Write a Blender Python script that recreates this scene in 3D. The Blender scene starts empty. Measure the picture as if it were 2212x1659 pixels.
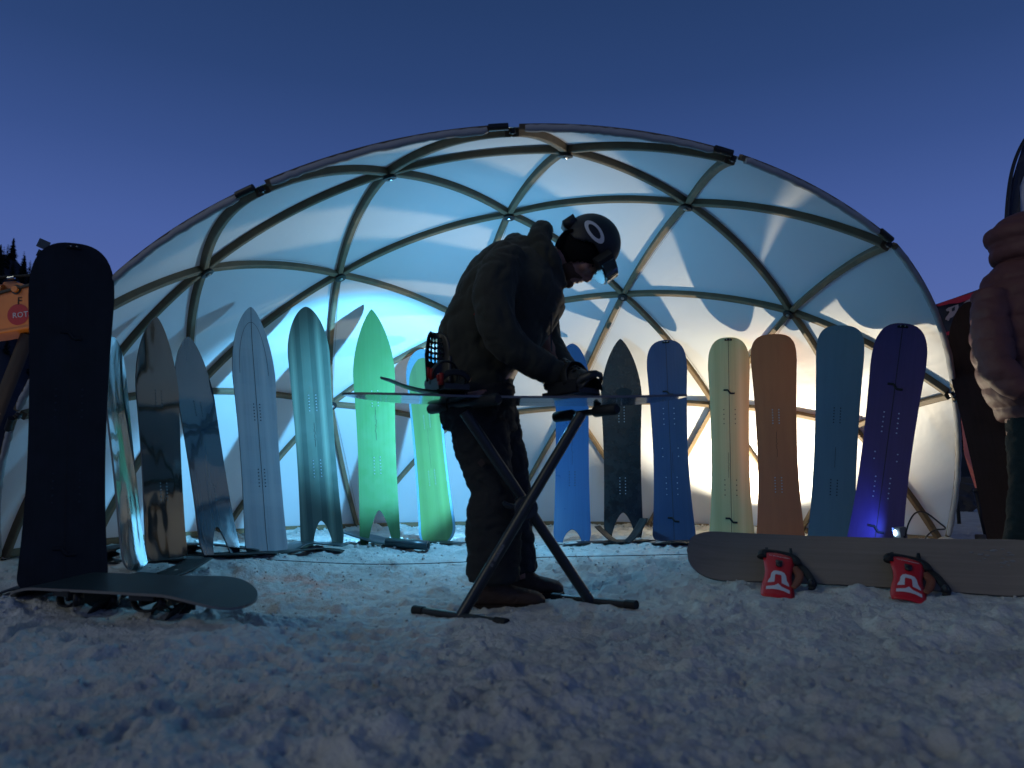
import bpy, bmesh, math, random
import numpy as np
from mathutils import Vector, Matrix, noise as mnoise
random.seed(7); rng = np.random.default_rng(7)
scene = bpy.context.scene
COL = scene.collection
V = Vector

# ------------------------------------------------------------------ camera, sky, dusk fill, exposure
CAMH = 0.423; PITCH = 0.12918; FD = 3000 * 2212 / 4096.0
cam_d = bpy.data.cameras.new('camera'); cam = bpy.data.objects.new('camera', cam_d); COL.objects.link(cam)
cam.location = (0, 0, CAMH); cam.rotation_euler = (math.pi / 2 + PITCH, 0, 0)
cam_d.lens = 3000 / 4096 * 36; cam_d.sensor_width = 36; cam_d.sensor_fit = 'HORIZONTAL'
cam_d.clip_start = 0.05; cam_d.clip_end = 2000
cam_d.dof.use_dof = True; cam_d.dof.focus_distance = 4.9; cam_d.dof.aperture_fstop = 2.6
scene.camera = cam
world = bpy.data.worlds.new('World'); scene.world = world; world.use_nodes = True
nt = world.node_tree; nt.nodes.clear()
tc = nt.nodes.new('ShaderNodeTexCoord'); sx = nt.nodes.new('ShaderNodeSeparateXYZ')
rp = nt.nodes.new('ShaderNodeValToRGB'); bg = nt.nodes.new('ShaderNodeBackground'); wo = nt.nodes.new('ShaderNodeOutputWorld')
nt.links.new(tc.outputs['Generated'], sx.inputs[0]); nt.links.new(sx.outputs['Z'], rp.inputs[0])
nt.links.new(rp.outputs[0], bg.inputs[0]); nt.links.new(bg.outputs[0], wo.inputs[0])
SKY = [(0.0, (.105, .165, .42)), (.20, (.094, .150, .42)), (.30, (.069, .124, .375)), (.39, (.043, .088, .275)), (.48, (.027, .063, .195)), (.56, (.0205, .051, .155)), (.8, (.012, .030, .092)), (1.0, (.010, .025, .078))]
el = rp.color_ramp.elements
while len(el) < len(SKY): el.new(0.5)
for e, (p_, c_) in zip(el, SKY): e.position = p_; e.color = (*c_, 1)
bg.inputs[1].default_value = 0.92
sun_d = bpy.data.lights.new('dusk_fill', 'SUN'); sun = bpy.data.objects.new('dusk_fill', sun_d); COL.objects.link(sun)  # weak fill sun added behind the camera to lift the foreground
sun_d.energy = 0.34; sun_d.angle = math.radians(22); sun_d.color = (.98, 1.0, .72)
sun.rotation_euler = (math.radians(62), 0, math.radians(-54))
vs = scene.view_settings; vs.view_transform = 'Standard'; vs.look = 'None'; vs.exposure = 0; vs.gamma = 1
scene.render.engine = 'CYCLES'
scene.cycles.max_bounces = 8; scene.cycles.diffuse_bounces = 5; scene.cycles.sample_clamp_indirect = 4
scene.cycles.caustics_reflective = False

# ------------------------------------------------------------------ pixel -> direction helpers (distances come from ground / dome / sizes)
def ray(x, y):
    u = (x - 1106) / FD; w = -(y - 829.5) / FD
    return V((u, math.cos(PITCH) - w * math.sin(PITCH), math.sin(PITCH) + w * math.cos(PITCH)))
CAM = V((0, 0, CAMH))
def at(x, y, depth):
    d = ray(x, y); return CAM + d * (depth / d.y)
def on_z(x, y, z=0.0):
    d = ray(x, y); return CAM + d * ((z - CAMH) / d.z)
DC = V((0.1215, 4.2213, -0.8335)); DR = 3.0
def on_dome(x, y, r=DR):
    d = ray(x, y).normalized(); o = DC - CAM; b = d.dot(o); q = b * b - o.dot(o) + r * r
    return CAM + d * (b + math.sqrt(max(q, 0)))

# ------------------------------------------------------------------ mesh helpers
def setp(o, label=None, cat=None, group=None, kind=None):
    if label: o['label'] = label
    if cat: o['category'] = cat
    if group: o['group'] = group
    if kind: o['kind'] = kind
    return o
def link(name, me, mat=None, parent=None, smooth=True):
    o = bpy.data.objects.new(name, me); COL.objects.link(o)
    if mat is not None and not me.materials: me.materials.append(mat)
    if parent is not None: o.parent = parent
    if smooth:
        me.polygons.foreach_set('use_smooth', [True] * len(me.polygons))
    return o
def mesh(name, vs_, fs, mat=None, parent=None, smooth=True, weld=False, sharp=None):
    me = bpy.data.meshes.new(name)
    me.from_pydata([tuple(v) for v in vs_], [], [tuple(f) for f in fs]); me.update()
    if weld or sharp is not None:
        bm = bmesh.new(); bm.from_mesh(me)
        if weld: bmesh.ops.remove_doubles(bm, verts=bm.verts, dist=1e-5)
        bmesh.ops.recalc_face_normals(bm, faces=bm.faces)
        if sharp is not None:
            for e in bm.edges:
                if len(e.link_faces) == 2 and e.calc_face_angle(0) > sharp: e.smooth = False
        bm.to_mesh(me); bm.free()
    return link(name, me, mat, parent, smooth)
def thing(name, label, cat, loc=(0, 0, 0), group=None):
    o = bpy.data.objects.new(name, None); COL.objects.link(o); o.location = loc; o.empty_display_size = .1
    return setp(o, label, cat, group)
def world_part(o, parent):
    """parent o to an Empty that only has a location, geometry given in world coordinates"""
    o.parent = parent; o.matrix_parent_inverse = Matrix.Translation(-V(parent.location))
    return o
class MB:
    def __init__(s): s.v = []; s.f = []
    def add(s, vs_, fs):
        n = len(s.v); s.v += [V(v) for v in vs_]; s.f += [tuple(i + n for i in f) for f in fs]; return s
    def box(s, c, h, M=None):
        c = V(c); vs_ = [V((sx_ * h[0], sy * h[1], sz * h[2])) for sx_ in (-1, 1) for sy in (-1, 1) for sz in (-1, 1)]
        if M is not None: vs_ = [M @ v for v in vs_]
        return s.add([c + v for v in vs_], [(0, 1, 3, 2), (4, 6, 7, 5), (0, 4, 5, 1), (2, 3, 7, 6), (0, 2, 6, 4), (1, 5, 7, 3)])
    def tube(s, pts, rad, seg=10, cap=True, up=None):
        vs_, fs = tube_data(pts, rad, seg, cap, up); return s.add(vs_, fs)
    def ell(s, c, r, M=None, nu=20, nv=12):
        vs_ = []; fs = []; c = V(c)
        for j in range(nv + 1):
            th = math.pi * j / nv
            for i in range(nu):
                a = 2 * math.pi * i / nu
                v = V((r[0] * math.sin(th) * math.cos(a), r[1] * math.sin(th) * math.sin(a), r[2] * math.cos(th)))
                if M is not None: v = M @ v
                vs_.append(c + v)
        for j in range(nv):
            for i in range(nu):
                k = (i + 1) % nu
                fs.append((j * nu + i, (j + 1) * nu + i, (j + 1) * nu + k, j * nu + k))
        return s.add(vs_, fs)
    def build(s, name, mat=None, parent=None, smooth=True, weld=True, sharp=math.radians(42)):
        return mesh(name, s.v, s.f, mat, parent, smooth, weld, sharp)
def tube_data(pts, rad, seg=10, cap=True, up=None):
    pts = [V(p) for p in pts]; n = len(pts)
    if not hasattr(rad, '__len__'): rad = [rad] * n
    vs_ = []; fs = []; prev = None
    for i, p in enumerate(pts):
        t = (pts[min(i + 1, n - 1)] - pts[max(i - 1, 0)]).normalized()
        if prev is None:
            ref = V(up) if up is not None else (V((0, 0, 1)) if abs(t.z) < .9 else V((1, 0, 0)))
            a = t.cross(ref).normalized()
        else:
            a = (prev - t * prev.dot(t)).normalized()
        b = t.cross(a); prev = a
        r = rad[i]; ra, rb = (r if hasattr(r, '__len__') else (r, r))
        for k in range(seg):
            an = 2 * math.pi * k / seg
            vs_.append(p + a * (ra * math.cos(an)) + b * (rb * math.sin(an)))
    for i in range(n - 1):
        for k in range(seg):
            k2 = (k + 1) % seg
            fs.append((i * seg + k, i * seg + k2, (i + 1) * seg + k2, (i + 1) * seg + k))
    if cap:
        fs.append(tuple(range(seg - 1, -1, -1))); fs.append(tuple((n - 1) * seg + k for k in range(seg)))
    return vs_, fs
def smooth_path(pts, n=6):
    """Catmull-Rom through (tuple) points of any dimension"""
    P = [np.array(p, float) for p in pts]; P = [2 * P[0] - P[1]] + P + [2 * P[-1] - P[-2]]; out = []
    for i in range(1, len(P) - 2):
        for k in range(n):
            t = k / n; a, b, c, d = P[i - 1], P[i], P[i + 1], P[i + 2]
            out.append(.5 * (2 * b + (c - a) * t + (2 * a - 5 * b + 4 * c - d) * t * t + (3 * b - a - 3 * c + d) * t ** 3))
    out.append(P[-2]); return out
def remeshed(name, mb, voxel, mat, parent, smooth_it=4, fac=.5, disp=None):
    """fuse overlapping closed shapes of mb into one continuous surface"""
    tmp = mb.build('tmp_' + name, None, None, weld=True, sharp=None)
    m = tmp.modifiers.new('r', 'REMESH'); m.mode = 'VOXEL'; m.voxel_size = voxel; m.use_smooth_shade = True
    if smooth_it:
        s = tmp.modifiers.new('s', 'SMOOTH'); s.iterations = smooth_it; s.factor = fac
    dg = bpy.context.evaluated_depsgraph_get(); ev = tmp.evaluated_get(dg)
    me = bpy.data.meshes.new_from_object(ev, depsgraph=dg); me.name = name
    old = tmp.data; bpy.data.objects.remove(tmp); bpy.data.meshes.remove(old)
    me.materials.clear()
    if disp:
        me.update()
        nrm = [v.normal.copy() for v in me.vertices]
        for v, n_ in zip(me.vertices, nrm): v.co += n_ * disp(v.co, n_)
        me.update()
    o = link(name, me, mat, None, True)
    if parent is not None: world_part(o, parent)
    return o
def textmesh(name, txt, size, mat, parent, M, extrude=.0008, align='CENTER', font_shear=0):
    cu = bpy.data.curves.new('t', 'FONT'); cu.body = txt; cu.size = size; cu.align_x = align; cu.align_y = 'CENTER'; cu.extrude = extrude; cu.resolution_u = 2; cu.shear = font_shear
    ob = bpy.data.objects.new('t', cu); COL.objects.link(ob)
    dg = bpy.context.evaluated_depsgraph_get(); me = bpy.data.meshes.new_from_object(ob.evaluated_get(dg), depsgraph=dg)
    bpy.data.objects.remove(ob); bpy.data.curves.remove(cu)
    me.materials.clear(); me.transform(M); me.name = name
    o = link(name, me, mat, None, False)
    if parent is not None: world_part(o, parent)
    return o

# ------------------------------------------------------------------ materials
def mat(name, col, rough=.5, spec=.5, metal=0, coat=0, bump=None, var=None, scale=20, coord='Object', sheen=0, coat_rough=.05):
    """var = (colour b, noise scale xyz, contrast)  bump = (scale, strength)"""
    m = bpy.data.materials.new(name); m.use_nodes = True; n = m.node_tree; b = n.nodes['Principled BSDF']
    b.inputs['Base Color'].default_value = (*col, 1); b.inputs['Roughness'].default_value = rough; b.inputs['Metallic'].default_value = metal
    b.inputs['Specular IOR Level'].default_value = spec; b.inputs['Coat Weight'].default_value = coat; b.inputs['Coat Roughness'].default_value = coat_rough
    b.inputs['Sheen Weight'].default_value = sheen
    t = n.nodes.new('ShaderNodeTexCoord')
    if var:
        mp = n.nodes.new('ShaderNodeMapping'); mp.inputs['Scale'].default_value = var[1]
        nz = n.nodes.new('ShaderNodeTexNoise'); nz.inputs['Scale'].default_value = 1; nz.inputs['Detail'].default_value = 6; nz.inputs['Roughness'].default_value = .6
        r = n.nodes.new('ShaderNodeMapRange'); r.inputs['From Min'].default_value = .5 - .5 * var[2]; r.inputs['From Max'].default_value = .5 + .5 * var[2]
        mx = n.nodes.new('ShaderNodeMix'); mx.data_type = 'RGBA'; mx.inputs[6].default_value = (*col, 1); mx.inputs[7].default_value = (*var[0], 1)
        n.links.new(t.outputs[coord], mp.inputs[0]); n.links.new(mp.outputs[0], nz.inputs['Vector']); n.links.new(nz.outputs[0], r.inputs[0])
        n.links.new(r.outputs[0], mx.inputs[0]); n.links.new(mx.outputs[2], b.inputs['Base Color'])
    if bump:
        nz2 = n.nodes.new('ShaderNodeTexNoise'); nz2.inputs['Scale'].default_value = bump[0]; nz2.inputs['Detail'].default_value = 5
        bp = n.nodes.new('ShaderNodeBump'); bp.inputs['Strength'].default_value = bump[1]; bp.inputs['Distance'].default_value = .01
        n.links.new(t.outputs[coord], nz2.inputs['Vector']); n.links.new(nz2.outputs[0], bp.inputs['Height']); n.links.new(bp.outputs[0], b.inputs['Normal'])
    return m
def veneer(name, ca, cb, stripe=0, cc=None, rough=.38, coat=.25, grain=(90, 1.5, 30), contrast=.45, plaid=None, warp=0, spec=.4):
    """wood top sheet: grain runs along the board (object y); optional broad lengthwise stripes / cross bands; warp = wavy gloss"""
    m = mat(name, ca, rough, spec, 0, coat, None, (cb, grain, contrast), coat_rough=.12 if not warp else .03)
    n = m.node_tree; b = n.nodes['Principled BSDF']; t = n.nodes.new('ShaderNodeTexCoord')
    base = b.inputs['Base Color'].links[0].from_socket
    def band(axis_scale, thr, col, fac):
        nonlocal base
        mp = n.nodes.new('ShaderNodeMapping'); mp.inputs['Scale'].default_value = axis_scale
        vo = n.nodes.new('ShaderNodeTexNoise'); vo.inputs['Scale'].default_value = 1; vo.inputs['Detail'].default_value = 0
        fl = n.nodes.new('ShaderNodeMath'); fl.operation = 'SNAP'; fl.inputs[1].default_value = .12
        r = n.nodes.new('ShaderNodeMapRange'); r.inputs['From Min'].default_value = thr[0]; r.inputs['From Max'].default_value = thr[1]; r.inputs['To Max'].default_value = fac
        mx = n.nodes.new('ShaderNodeMix'); mx.data_type = 'RGBA'; mx.inputs[7].default_value = (*col, 1)
        n.links.new(t.outputs['Object'], mp.inputs[0]); n.links.new(mp.outputs[0], vo.inputs['Vector']); n.links.new(vo.outputs[0], fl.inputs[0]); n.links.new(fl.outputs[0], r.inputs[0])
        n.links.new(r.outputs[0], mx.inputs[0]); n.links.new(base, mx.inputs[6]); base = mx.outputs[2]
    if stripe: band((stripe, .01, .01), (.3, .7), cc, .85)
    if plaid: band((.5, plaid, .01), (.35, .65), cc, .5)
    n.links.new(base, b.inputs['Base Color'])
    # handling smudges and fine scuffs change the gloss
    rz = n.nodes.new('ShaderNodeTexNoise'); rz.inputs['Scale'].default_value = 9; rz.inputs['Detail'].default_value = 8; rz.inputs['Roughness'].default_value = .7
    rr_ = n.nodes.new('ShaderNodeMapRange'); rr_.inputs['From Min'].default_value = .35; rr_.inputs['From Max'].default_value = .7; rr_.inputs['To Min'].default_value = rough * .75; rr_.inputs['To Max'].default_value = min(rough * 1.6, .8)
    n.links.new(t.outputs['Object'], rz.inputs['Vector']); n.links.new(rz.outputs[0], rr_.inputs[0]); n.links.new(rr_.outputs[0], b.inputs['Roughness'])
    if warp:
        nz = n.nodes.new('ShaderNodeTexNoise'); nz.inputs['Scale'].default_value = 3.2; nz.inputs['Detail'].default_value = 1
        mp = n.nodes.new('ShaderNodeMapping'); mp.inputs['Scale'].default_value = (3.0, .8, 1)
        bp = n.nodes.new('ShaderNodeBump'); bp.inputs['Strength'].default_value = warp; bp.inputs['Distance'].default_value = .05
        n.links.new(t.outputs['Object'], mp.inputs[0]); n.links.new(mp.outputs[0], nz.inputs['Vector']); n.links.new(nz.outputs[0], bp.inputs['Height'])
        n.links.new(bp.outputs[0], b.inputs['Normal']); n.links.new(bp.outputs[0], b.inputs['Coat Normal'])
    return m
M = {}
M['black'] = mat('black_plastic', (.012, .012, .013), .45, .4)
M['rubber'] = mat('black_rubber', (.010, .011, .012), .6, .3, bump=(60, .2))
M['metal'] = mat('grey_metal', (.35, .36, .37), .3, .5, 1)
M['edge'] = mat('steel_edge', (.10, .10, .105), .4, .5, .6)
M['skin_strip'] = mat('climbing_skin', (.008, .012, .013), .5, .3, bump=(200, .3))
M['skin_teal'] = mat('climbing_skin_glue', (.02, .045, .055), .32, .5)
M['stand'] = mat('stand_paint', (.018, .021, .024), .38, .4, bump=(120, .05))
M['jacket'] = mat('olive_jacket', (.046, .046, .034), .85, .15, var=((.031, .031, .024), (6, 6, 6), .8), bump=(220, .25), sheen=.08)
M['pants'] = mat('dark_pants', (.020, .021, .021), .85, .15, var=((.030, .030, .030), (8, 8, 8), .6), bump=(240, .25))
M['flesh'] = mat('face_skin', (.32, .17, .125), .5, .35, var=((.22, .10, .075), (25, 25, 25), .8), bump=(90, .08))
M['beard'] = mat('stubble', (.10, .055, .035), .8, .1, bump=(300, .5))
M['helmet'] = mat('helmet_matte', (.012, .012, .016), .5, .35, bump=(300, .04))
M['cloth_black'] = mat('black_cloth', (.006, .006, .006), .9, .1, bump=(200, .3))
M['lens'] = mat('goggle_lens', (.03, .05, .07), .06, .8, .5)
M['white_print'] = mat('white_print', (.55, .55, .56), .5, .3)
M['boot'] = mat('brown_boot_leather', (.060, .034, .022), .6, .3, var=((.035, .02, .014), (14, 14, 14), .7), bump=(70, .3))
M['sole'] = mat('boot_sole', (.02, .014, .010), .8, .2)
M['red'] = mat('red_plastic', (.50, .012, .018), .38, .4)
M['orange_print'] = mat('orange_print', (.55, .10, .03), .5, .3)
M['red_mark'] = mat('red_mark', (.25, .02, .015), .6, .2)
M['pink'] = mat('pink_puffer', (.13, .055, .052), .6, .25, var=((.09, .038, .036), (9, 9, 9), .7), bump=(60, .12))
M['jeans'] = mat('dark_trousers', (.012, .020, .022), .9, .1, bump=(150, .3))
M['boom'] = mat('orange_paint', (.85, .27, .03), .35, .5, var=((.62, .17, .02), (3, 3, 3), .6), coat=.2)
M['boom_dark'] = mat('dark_grease', (.03, .025, .02), .5, .4)
M['chrome'] = mat('chrome_rod', (.6, .6, .6), .15, .5, 1)
M['fin'] = mat('strut_laminate', (.175, .125, .075), .65, .25, var=((.11, .08, .05), (14, 14, 14), .6))
M['sleeve'] = mat('grey_sleeve_fabric', (.36, .36, .37), .85, .15, var=((.27, .27, .28), (5, 5, 5), .8), bump=(12, .35))

# ------------------------------------------------------------------ ground: control heights at everything that touches it
CTRL = []
def touch(p): CTRL.append((p[0], p[1], p[2]))
# where every board stands: tip pixel, foot pixel, foot height, tip clearance inside the dome fabric
BOARDS = {}
def place(key, tip, foot, z=0.0, r=2.90, tip_depth=None, foot_depth=None):
    g = at(*foot, foot_depth) if foot_depth else on_z(*foot, z)
    t = at(*tip, tip_depth) if tip_depth else on_dome(*tip, r)
    BOARDS[key] = (g, t); touch((g.x, g.y, g.z + .012))
place('S0', (160, 530), (136, 1277), foot_depth=2.93, tip_depth=3.02)
place('S1', (236, 732), (291, 1236), foot_depth=3.45, tip_depth=3.56)
place('S2', (331, 688), (360, 1214), foot_depth=3.72, tip_depth=3.86)
place('S3', (402, 732), (478, 1206), foot_depth=3.95, tip_depth=4.28)
place('S4', (538, 667), (577, 1203), foot_depth=4.18)
place('S5', (660, 666), (698, 1186), foot_depth=4.62)
place('S6', (803, 672), (822, 1184), foot_depth=4.78)
place('S7', (909, 759), (948, 1181), foot_depth=5.05)
place('S8', (1236, 746), (1236, 1174), foot_depth=5.30, r=2.945)
place('S9', (1340, 735), (1347, 1162), foot_depth=5.40, r=2.93)
place('S10', (1438, 738), (1457, 1174), foot_depth=5.22, r=2.945)
place('S11', (1573, 732), (1581, 1176), foot_depth=5.02, r=2.945)
place('S12', (1669, 725), (1687, 1181), foot_depth=4.80, r=2.945)
place('S13', (1817, 705), (1795, 1189), foot_depth=4.55, r=2.945)
place('S14', (1951, 701), (1886, 1197), foot_depth=4.06, r=2.94)
place('S15', (2092, 654), (2216, 1208), foot_depth=4.05, tip_depth=4.12)
# man, stand, lying boards
MAN_D = 3.24
for px in ((1060, 1314), (1130, 1314)): touch(at(*px, 3.13))
touch(at(1190, 1288, 3.35)); touch(at(1150, 1285, 3.36))
for a, b, d in ((898, 1326, 3.0), (995, 1338, 2.86), (1090, 1356, 2.72), (1200, 1297, 3.24), (1284, 1305, 3.10), (1370, 1314, 2.96)): touch(at(a, b, d))
for a, b, d in ((150, 1335, 2.62), (290, 1352, 2.48), (400, 1346, 2.42), (1680, 1290, 3.12), (1965, 1300, 2.97), (1560, 1252, 3.40), (2212, 1285, 3.06), (1850, 1268, 3.26)): touch(at(a, b, d))
CT = np.array(CTRL)

def vnoise(x, y, seed=0):
    xi = np.floor(x).astype(np.int64); yi = np.floor(y).astype(np.int64); xf = x - xi; yf = y - yi
    def h(a, b):
        n = (a * 374761393 + b * 668265263 + seed * 974711) & 0x7fffffff
        n = ((n ^ (n >> 13)) * 1274126177) & 0x7fffffff
        return ((n ^ (n >> 16)) & 0xffff) / 65535.0
    u = xf * xf * xf * (xf * (xf * 6 - 15) + 10); v = yf * yf * yf * (yf * (yf * 6 - 15) + 10)
    return (h(xi, yi) * (1 - u) + h(xi + 1, yi) * u) * (1 - v) + (h(xi, yi + 1) * (1 - u) + h(xi + 1, yi + 1) * u) * v - .5
def fbm(x, y, f, octv, seed, gain=.5, lac=2.03):
    s = 0; a = 1
    for o in range(octv):
        c, q = math.cos(.7 * o + .3), math.sin(.7 * o + .3)
        s = s + a * vnoise((x * c - y * q) * f + 13.7 * o, (x * q + y * c) * f + 7.1 * o, seed + o); a *= gain; f *= lac
    return s
PITS = [(rng.uniform(-3.2, 3.2), rng.uniform(.7, 4.4), rng.uniform(0, math.pi), rng.uniform(.08, .17), rng.uniform(.035, .07), rng.uniform(.006, .015)) for _ in range(190)]
MOUNDS = [(at(1190, 1480, 1.75), .12, .028), (at(1105, 1700, 1.28), .16, .028), (at(1850, 1278, 3.14), .05, .04),
          (at(1060, 1352, 2.74), .12, .022), (at(2080, 1560, 1.5), .14, .03), (at(1215, 1318, 3.1), .09, .02), (at(650, 1500, 1.75), .1, .02)]
def ground_z(x, y, fine=True):
    x = np.asarray(x, float); y = np.asarray(y, float)
    t = np.clip((y - 3.15) / (4.2 - 3.15), 0, 1); base = -.085 + .085 * t * t * (3 - 2 * t)
    base = np.where(np.hypot(x, y - 3) > 9, base + .0 * y, base)
    num = .18 * base; den = np.full_like(base, .18)
    amp = np.ones_like(base)
    for cx, cy, cz in CT:
        d2 = (x - cx) ** 2 + (y - cy) ** 2
        w = np.exp(-d2 / (2 * .16 ** 2)); num = num + w * cz; den = den + w
        amp = np.minimum(amp, 1 - .7 * np.exp(-d2 / (2 * .10 ** 2)))
    z = num / den
    far = np.clip((np.hypot(x, y) - 14) / 60, 0, 1)
    if fine:
        n1 = fbm(x, y, 1.7, 3, 3) * .024
        r = np.abs(fbm(x, y, 5.2, 4, 11)) ; n2 = (.22 - r) * .018
        n3 = fbm(x * .7, y, 19, 4, 29, .62) * .020
        n3 = n3 + (.16 - np.abs(fbm(x * .8, y, 34, 3, 61, .6))) * .014
        lump = np.maximum(0, fbm(x + 3, y, 8.5, 3, 51) - .20) * .055
        pit = 0
        for px_, py_, an, l1, l2, dp in PITS:
            c, s = math.cos(an), math.sin(an); dx = x - px_; dy = y - py_; u = (c * dx + s * dy) / l1; v = (-s * dx + c * dy) / l2
            q = u * u + v * v; pit = pit - dp * 1.25 * np.exp(-q ** 4) + dp * .55 * np.exp(-((np.sqrt(q) - 1.2) / .2) ** 2)
        near = 1 / (1 + (np.hypot(x, y) / 11) ** 4)
        z = z + (n1 * .8 + n2 + n3 + lump + pit) * amp * near
        for p_, s_, h_ in MOUNDS:
            d2 = ((x - p_.x) ** 2 + (y - p_.y) ** 2); z = z + h_ * np.exp(-d2 / (2 * s_ * s_)) * (1 + .7 * fbm(x, y, 14, 3, 77))
        # snow banked against the foot of the dome
        rr = np.hypot(x - DC.x, y - DC.y) - 2.882
        z = z + np.where(y > 4.6, .05 * np.exp(-(rr / .13) ** 2) * (.55 + 1.2 * fbm(x, y, 6, 3, 91)), 0)
    return z + far * 0

# ------------------------------------------------------------------ snow ground (one sheet to the horizon)
def snow_material():
    m = bpy.data.materials.new('packed_snow'); m.use_nodes = True; n = m.node_tree; b = n.nodes['Principled BSDF']
    t = n.nodes.new('ShaderNodeTexCoord')
    def nz(sc, det=6, rough=.6):
        q = n.nodes.new('ShaderNodeTexNoise'); q.inputs['Scale'].default_value = sc; q.inputs['Detail'].default_value = det; q.inputs['Roughness'].default_value = rough
        n.links.new(t.outputs['Object'], q.inputs['Vector']); return q.outputs[0]
    def mixc(fac, a, bcol):
        mx = n.nodes.new('ShaderNodeMix'); mx.data_type = 'RGBA'; n.links.new(fac, mx.inputs[0])
        if isinstance(a, tuple): mx.inputs[6].default_value = (*a, 1)
        else: n.links.new(a, mx.inputs[6])
        mx.inputs[7].default_value = (*bcol, 1); return mx.outputs[2]
    def rng_(s, lo, hi, to=1.0):
        r = n.nodes.new('ShaderNodeMapRange'); r.inputs['From Min'].default_value = lo; r.inputs['From Max'].default_value = hi; r.inputs['To Max'].default_value = to
        n.links.new(s, r.inputs[0]); return r.outputs[0]
    c = mixc(rng_(nz(2.1), .42, .68), (.60, .60, .56), (.42, .415, .39))
    c = mixc(rng_(nz(9, 8), .5, .75, .6), c, (.36, .345, .335))
    # orange spray-paint drips on the snow beside the boards
    geo = n.nodes.new('ShaderNodeNewGeometry'); pos = on_z(600, 1258, -.03)
    vd = n.nodes.new('ShaderNodeVectorMath'); vd.operation = 'SUBTRACT'; vd.inputs[1].default_value = pos
    sc = n.nodes.new('ShaderNodeVectorMath'); sc.operation = 'MULTIPLY'; sc.inputs[1].default_value = (2.6, 3.4, 0)
    ln = n.nodes.new('ShaderNodeVectorMath'); ln.operation = 'LENGTH'
    n.links.new(geo.outputs['Position'], vd.inputs[0]); n.links.new(vd.outputs[0], sc.inputs[0]); n.links.new(sc.outputs[0], ln.inputs[0])
    fall = rng_(ln.outputs['Value'], 1.0, .35); sp = rng_(nz(7, 4), .48, .62)
    ml = n.nodes.new('ShaderNodeMath'); ml.operation = 'MULTIPLY'; n.links.new(fall, ml.inputs[0]); n.links.new(sp, ml.inputs[1])
    m2 = n.nodes.new('ShaderNodeMath'); m2.operation = 'MULTIPLY'; m2.inputs[1].default_value = .5; n.links.new(ml.outputs[0], m2.inputs[0])
    c = mixc(m2.outputs[0], c, (.85, .22, .10))
    n.links.new(c, b.inputs['Base Color']); b.inputs['Roughness'].default_value = .75; b.inputs['Specular IOR Level'].default_value = .25
    bp = n.nodes.new('ShaderNodeBump'); bp.inputs['Strength'].default_value = .75; bp.inputs['Distance'].default_value = .02
    n.links.new(nz(55, 5, .65), bp.inputs['Height']); n.links.new(bp.outputs[0], b.inputs['Normal'])
    return m
M['snow'] = snow_material()
def make_ground():
    ang = np.concatenate([np.linspace(-math.pi, -1.02, 50)[:-1], np.linspace(-1.02, 1.02, 760), np.linspace(1.02, math.pi, 50)[1:]])
    rad = np.concatenate([[.02, .15, .3], np.geomspace(.45, 8.5, 560), np.geomspace(8.7, 700, 60)])
    A, R_ = np.meshgrid(ang, rad); X = R_ * np.sin(A); Y = R_ * np.cos(A)
    Z = ground_z(X, Y)
    vs_ = np.stack([X.ravel(), Y.ravel(), Z.ravel()], 1)
    nr, na = X.shape; i, j = np.meshgrid(np.arange(nr - 1), np.arange(na - 1), indexing='ij'); a = (i * na + j).ravel()
    fs = np.stack([a, a + 1, a + na + 1, a + na], 1)
    me = bpy.data.meshes.new('snow_ground'); me.vertices.add(len(vs_)); me.vertices.foreach_set('co', vs_.ravel())
    me.loops.add(fs.size); me.loops.foreach_set('vertex_index', fs.ravel().astype(np.int32))
    me.polygons.add(len(fs)); me.polygons.foreach_set('loop_start', np.arange(0, fs.size, 4, dtype=np.int32)); me.polygons.foreach_set('loop_total', np.full(len(fs), 4, dtype=np.int32))
    me.update(calc_edges=True); me.validate()
    o = link('snow_ground', me, M['snow']); return setp(o, 'trampled packed snow ground with footprints and ridges', 'snow', kind='structure')
ground = make_ground()
# loose crumbs of snow, uncountable
def make_crumbs():
    mb = MB(); ico = bmesh.new(); bmesh.ops.create_icosphere(ico, subdivisions=1, radius=1)
    iv = [v.co.copy() for v in ico.verts]; ifc = [tuple(v.index for v in f.verts) for f in ico.faces]; ico.free()
    P = []
    for _ in range(420):
        a = rng.uniform(-2.3, 2.3); r = 2.882 + rng.normal(-.12, .08); P.append((DC.x + r * math.sin(a * .55), DC.y + r * math.cos(a * .55), rng.uniform(.006, .022)))
    for _ in range(650):
        x = rng.uniform(-2.6, 2.6); P.append((x, 4.75 + rng.normal(0, .28) + .25 * math.cos(x), rng.uniform(.004, .016)))
    for _ in range(2600): P.append((rng.uniform(-2.4, 2.6), rng.uniform(1.0, 4.4), rng.uniform(.002, .0075) * (1.6 if rng.random() < .08 else 1)))
    xs = np.array([p[0] for p in P]); ys = np.array([p[1] for p in P]); zs = ground_z(xs, ys)
    for (x, y, s), z in zip(P, zs):
        ro = Matrix.Rotation(rng.uniform(0, 6), 3, 'Z') @ Matrix.Rotation(rng.uniform(0, 6), 3, 'X')
        mb.add([V((x, y, z + s * .25)) + ro @ V((v.x * s * rng.uniform(.7, 1.2), v.y * s * rng.uniform(.7, 1.2), v.z * s * .8)) for v in iv], ifc)
    o = mb.build('snow_crumbs', M['snow'], sharp=None, weld=False); setp(o, 'loose crumbs of snow scattered over the packed ground', 'snow', kind='stuff')
make_crumbs()

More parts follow.
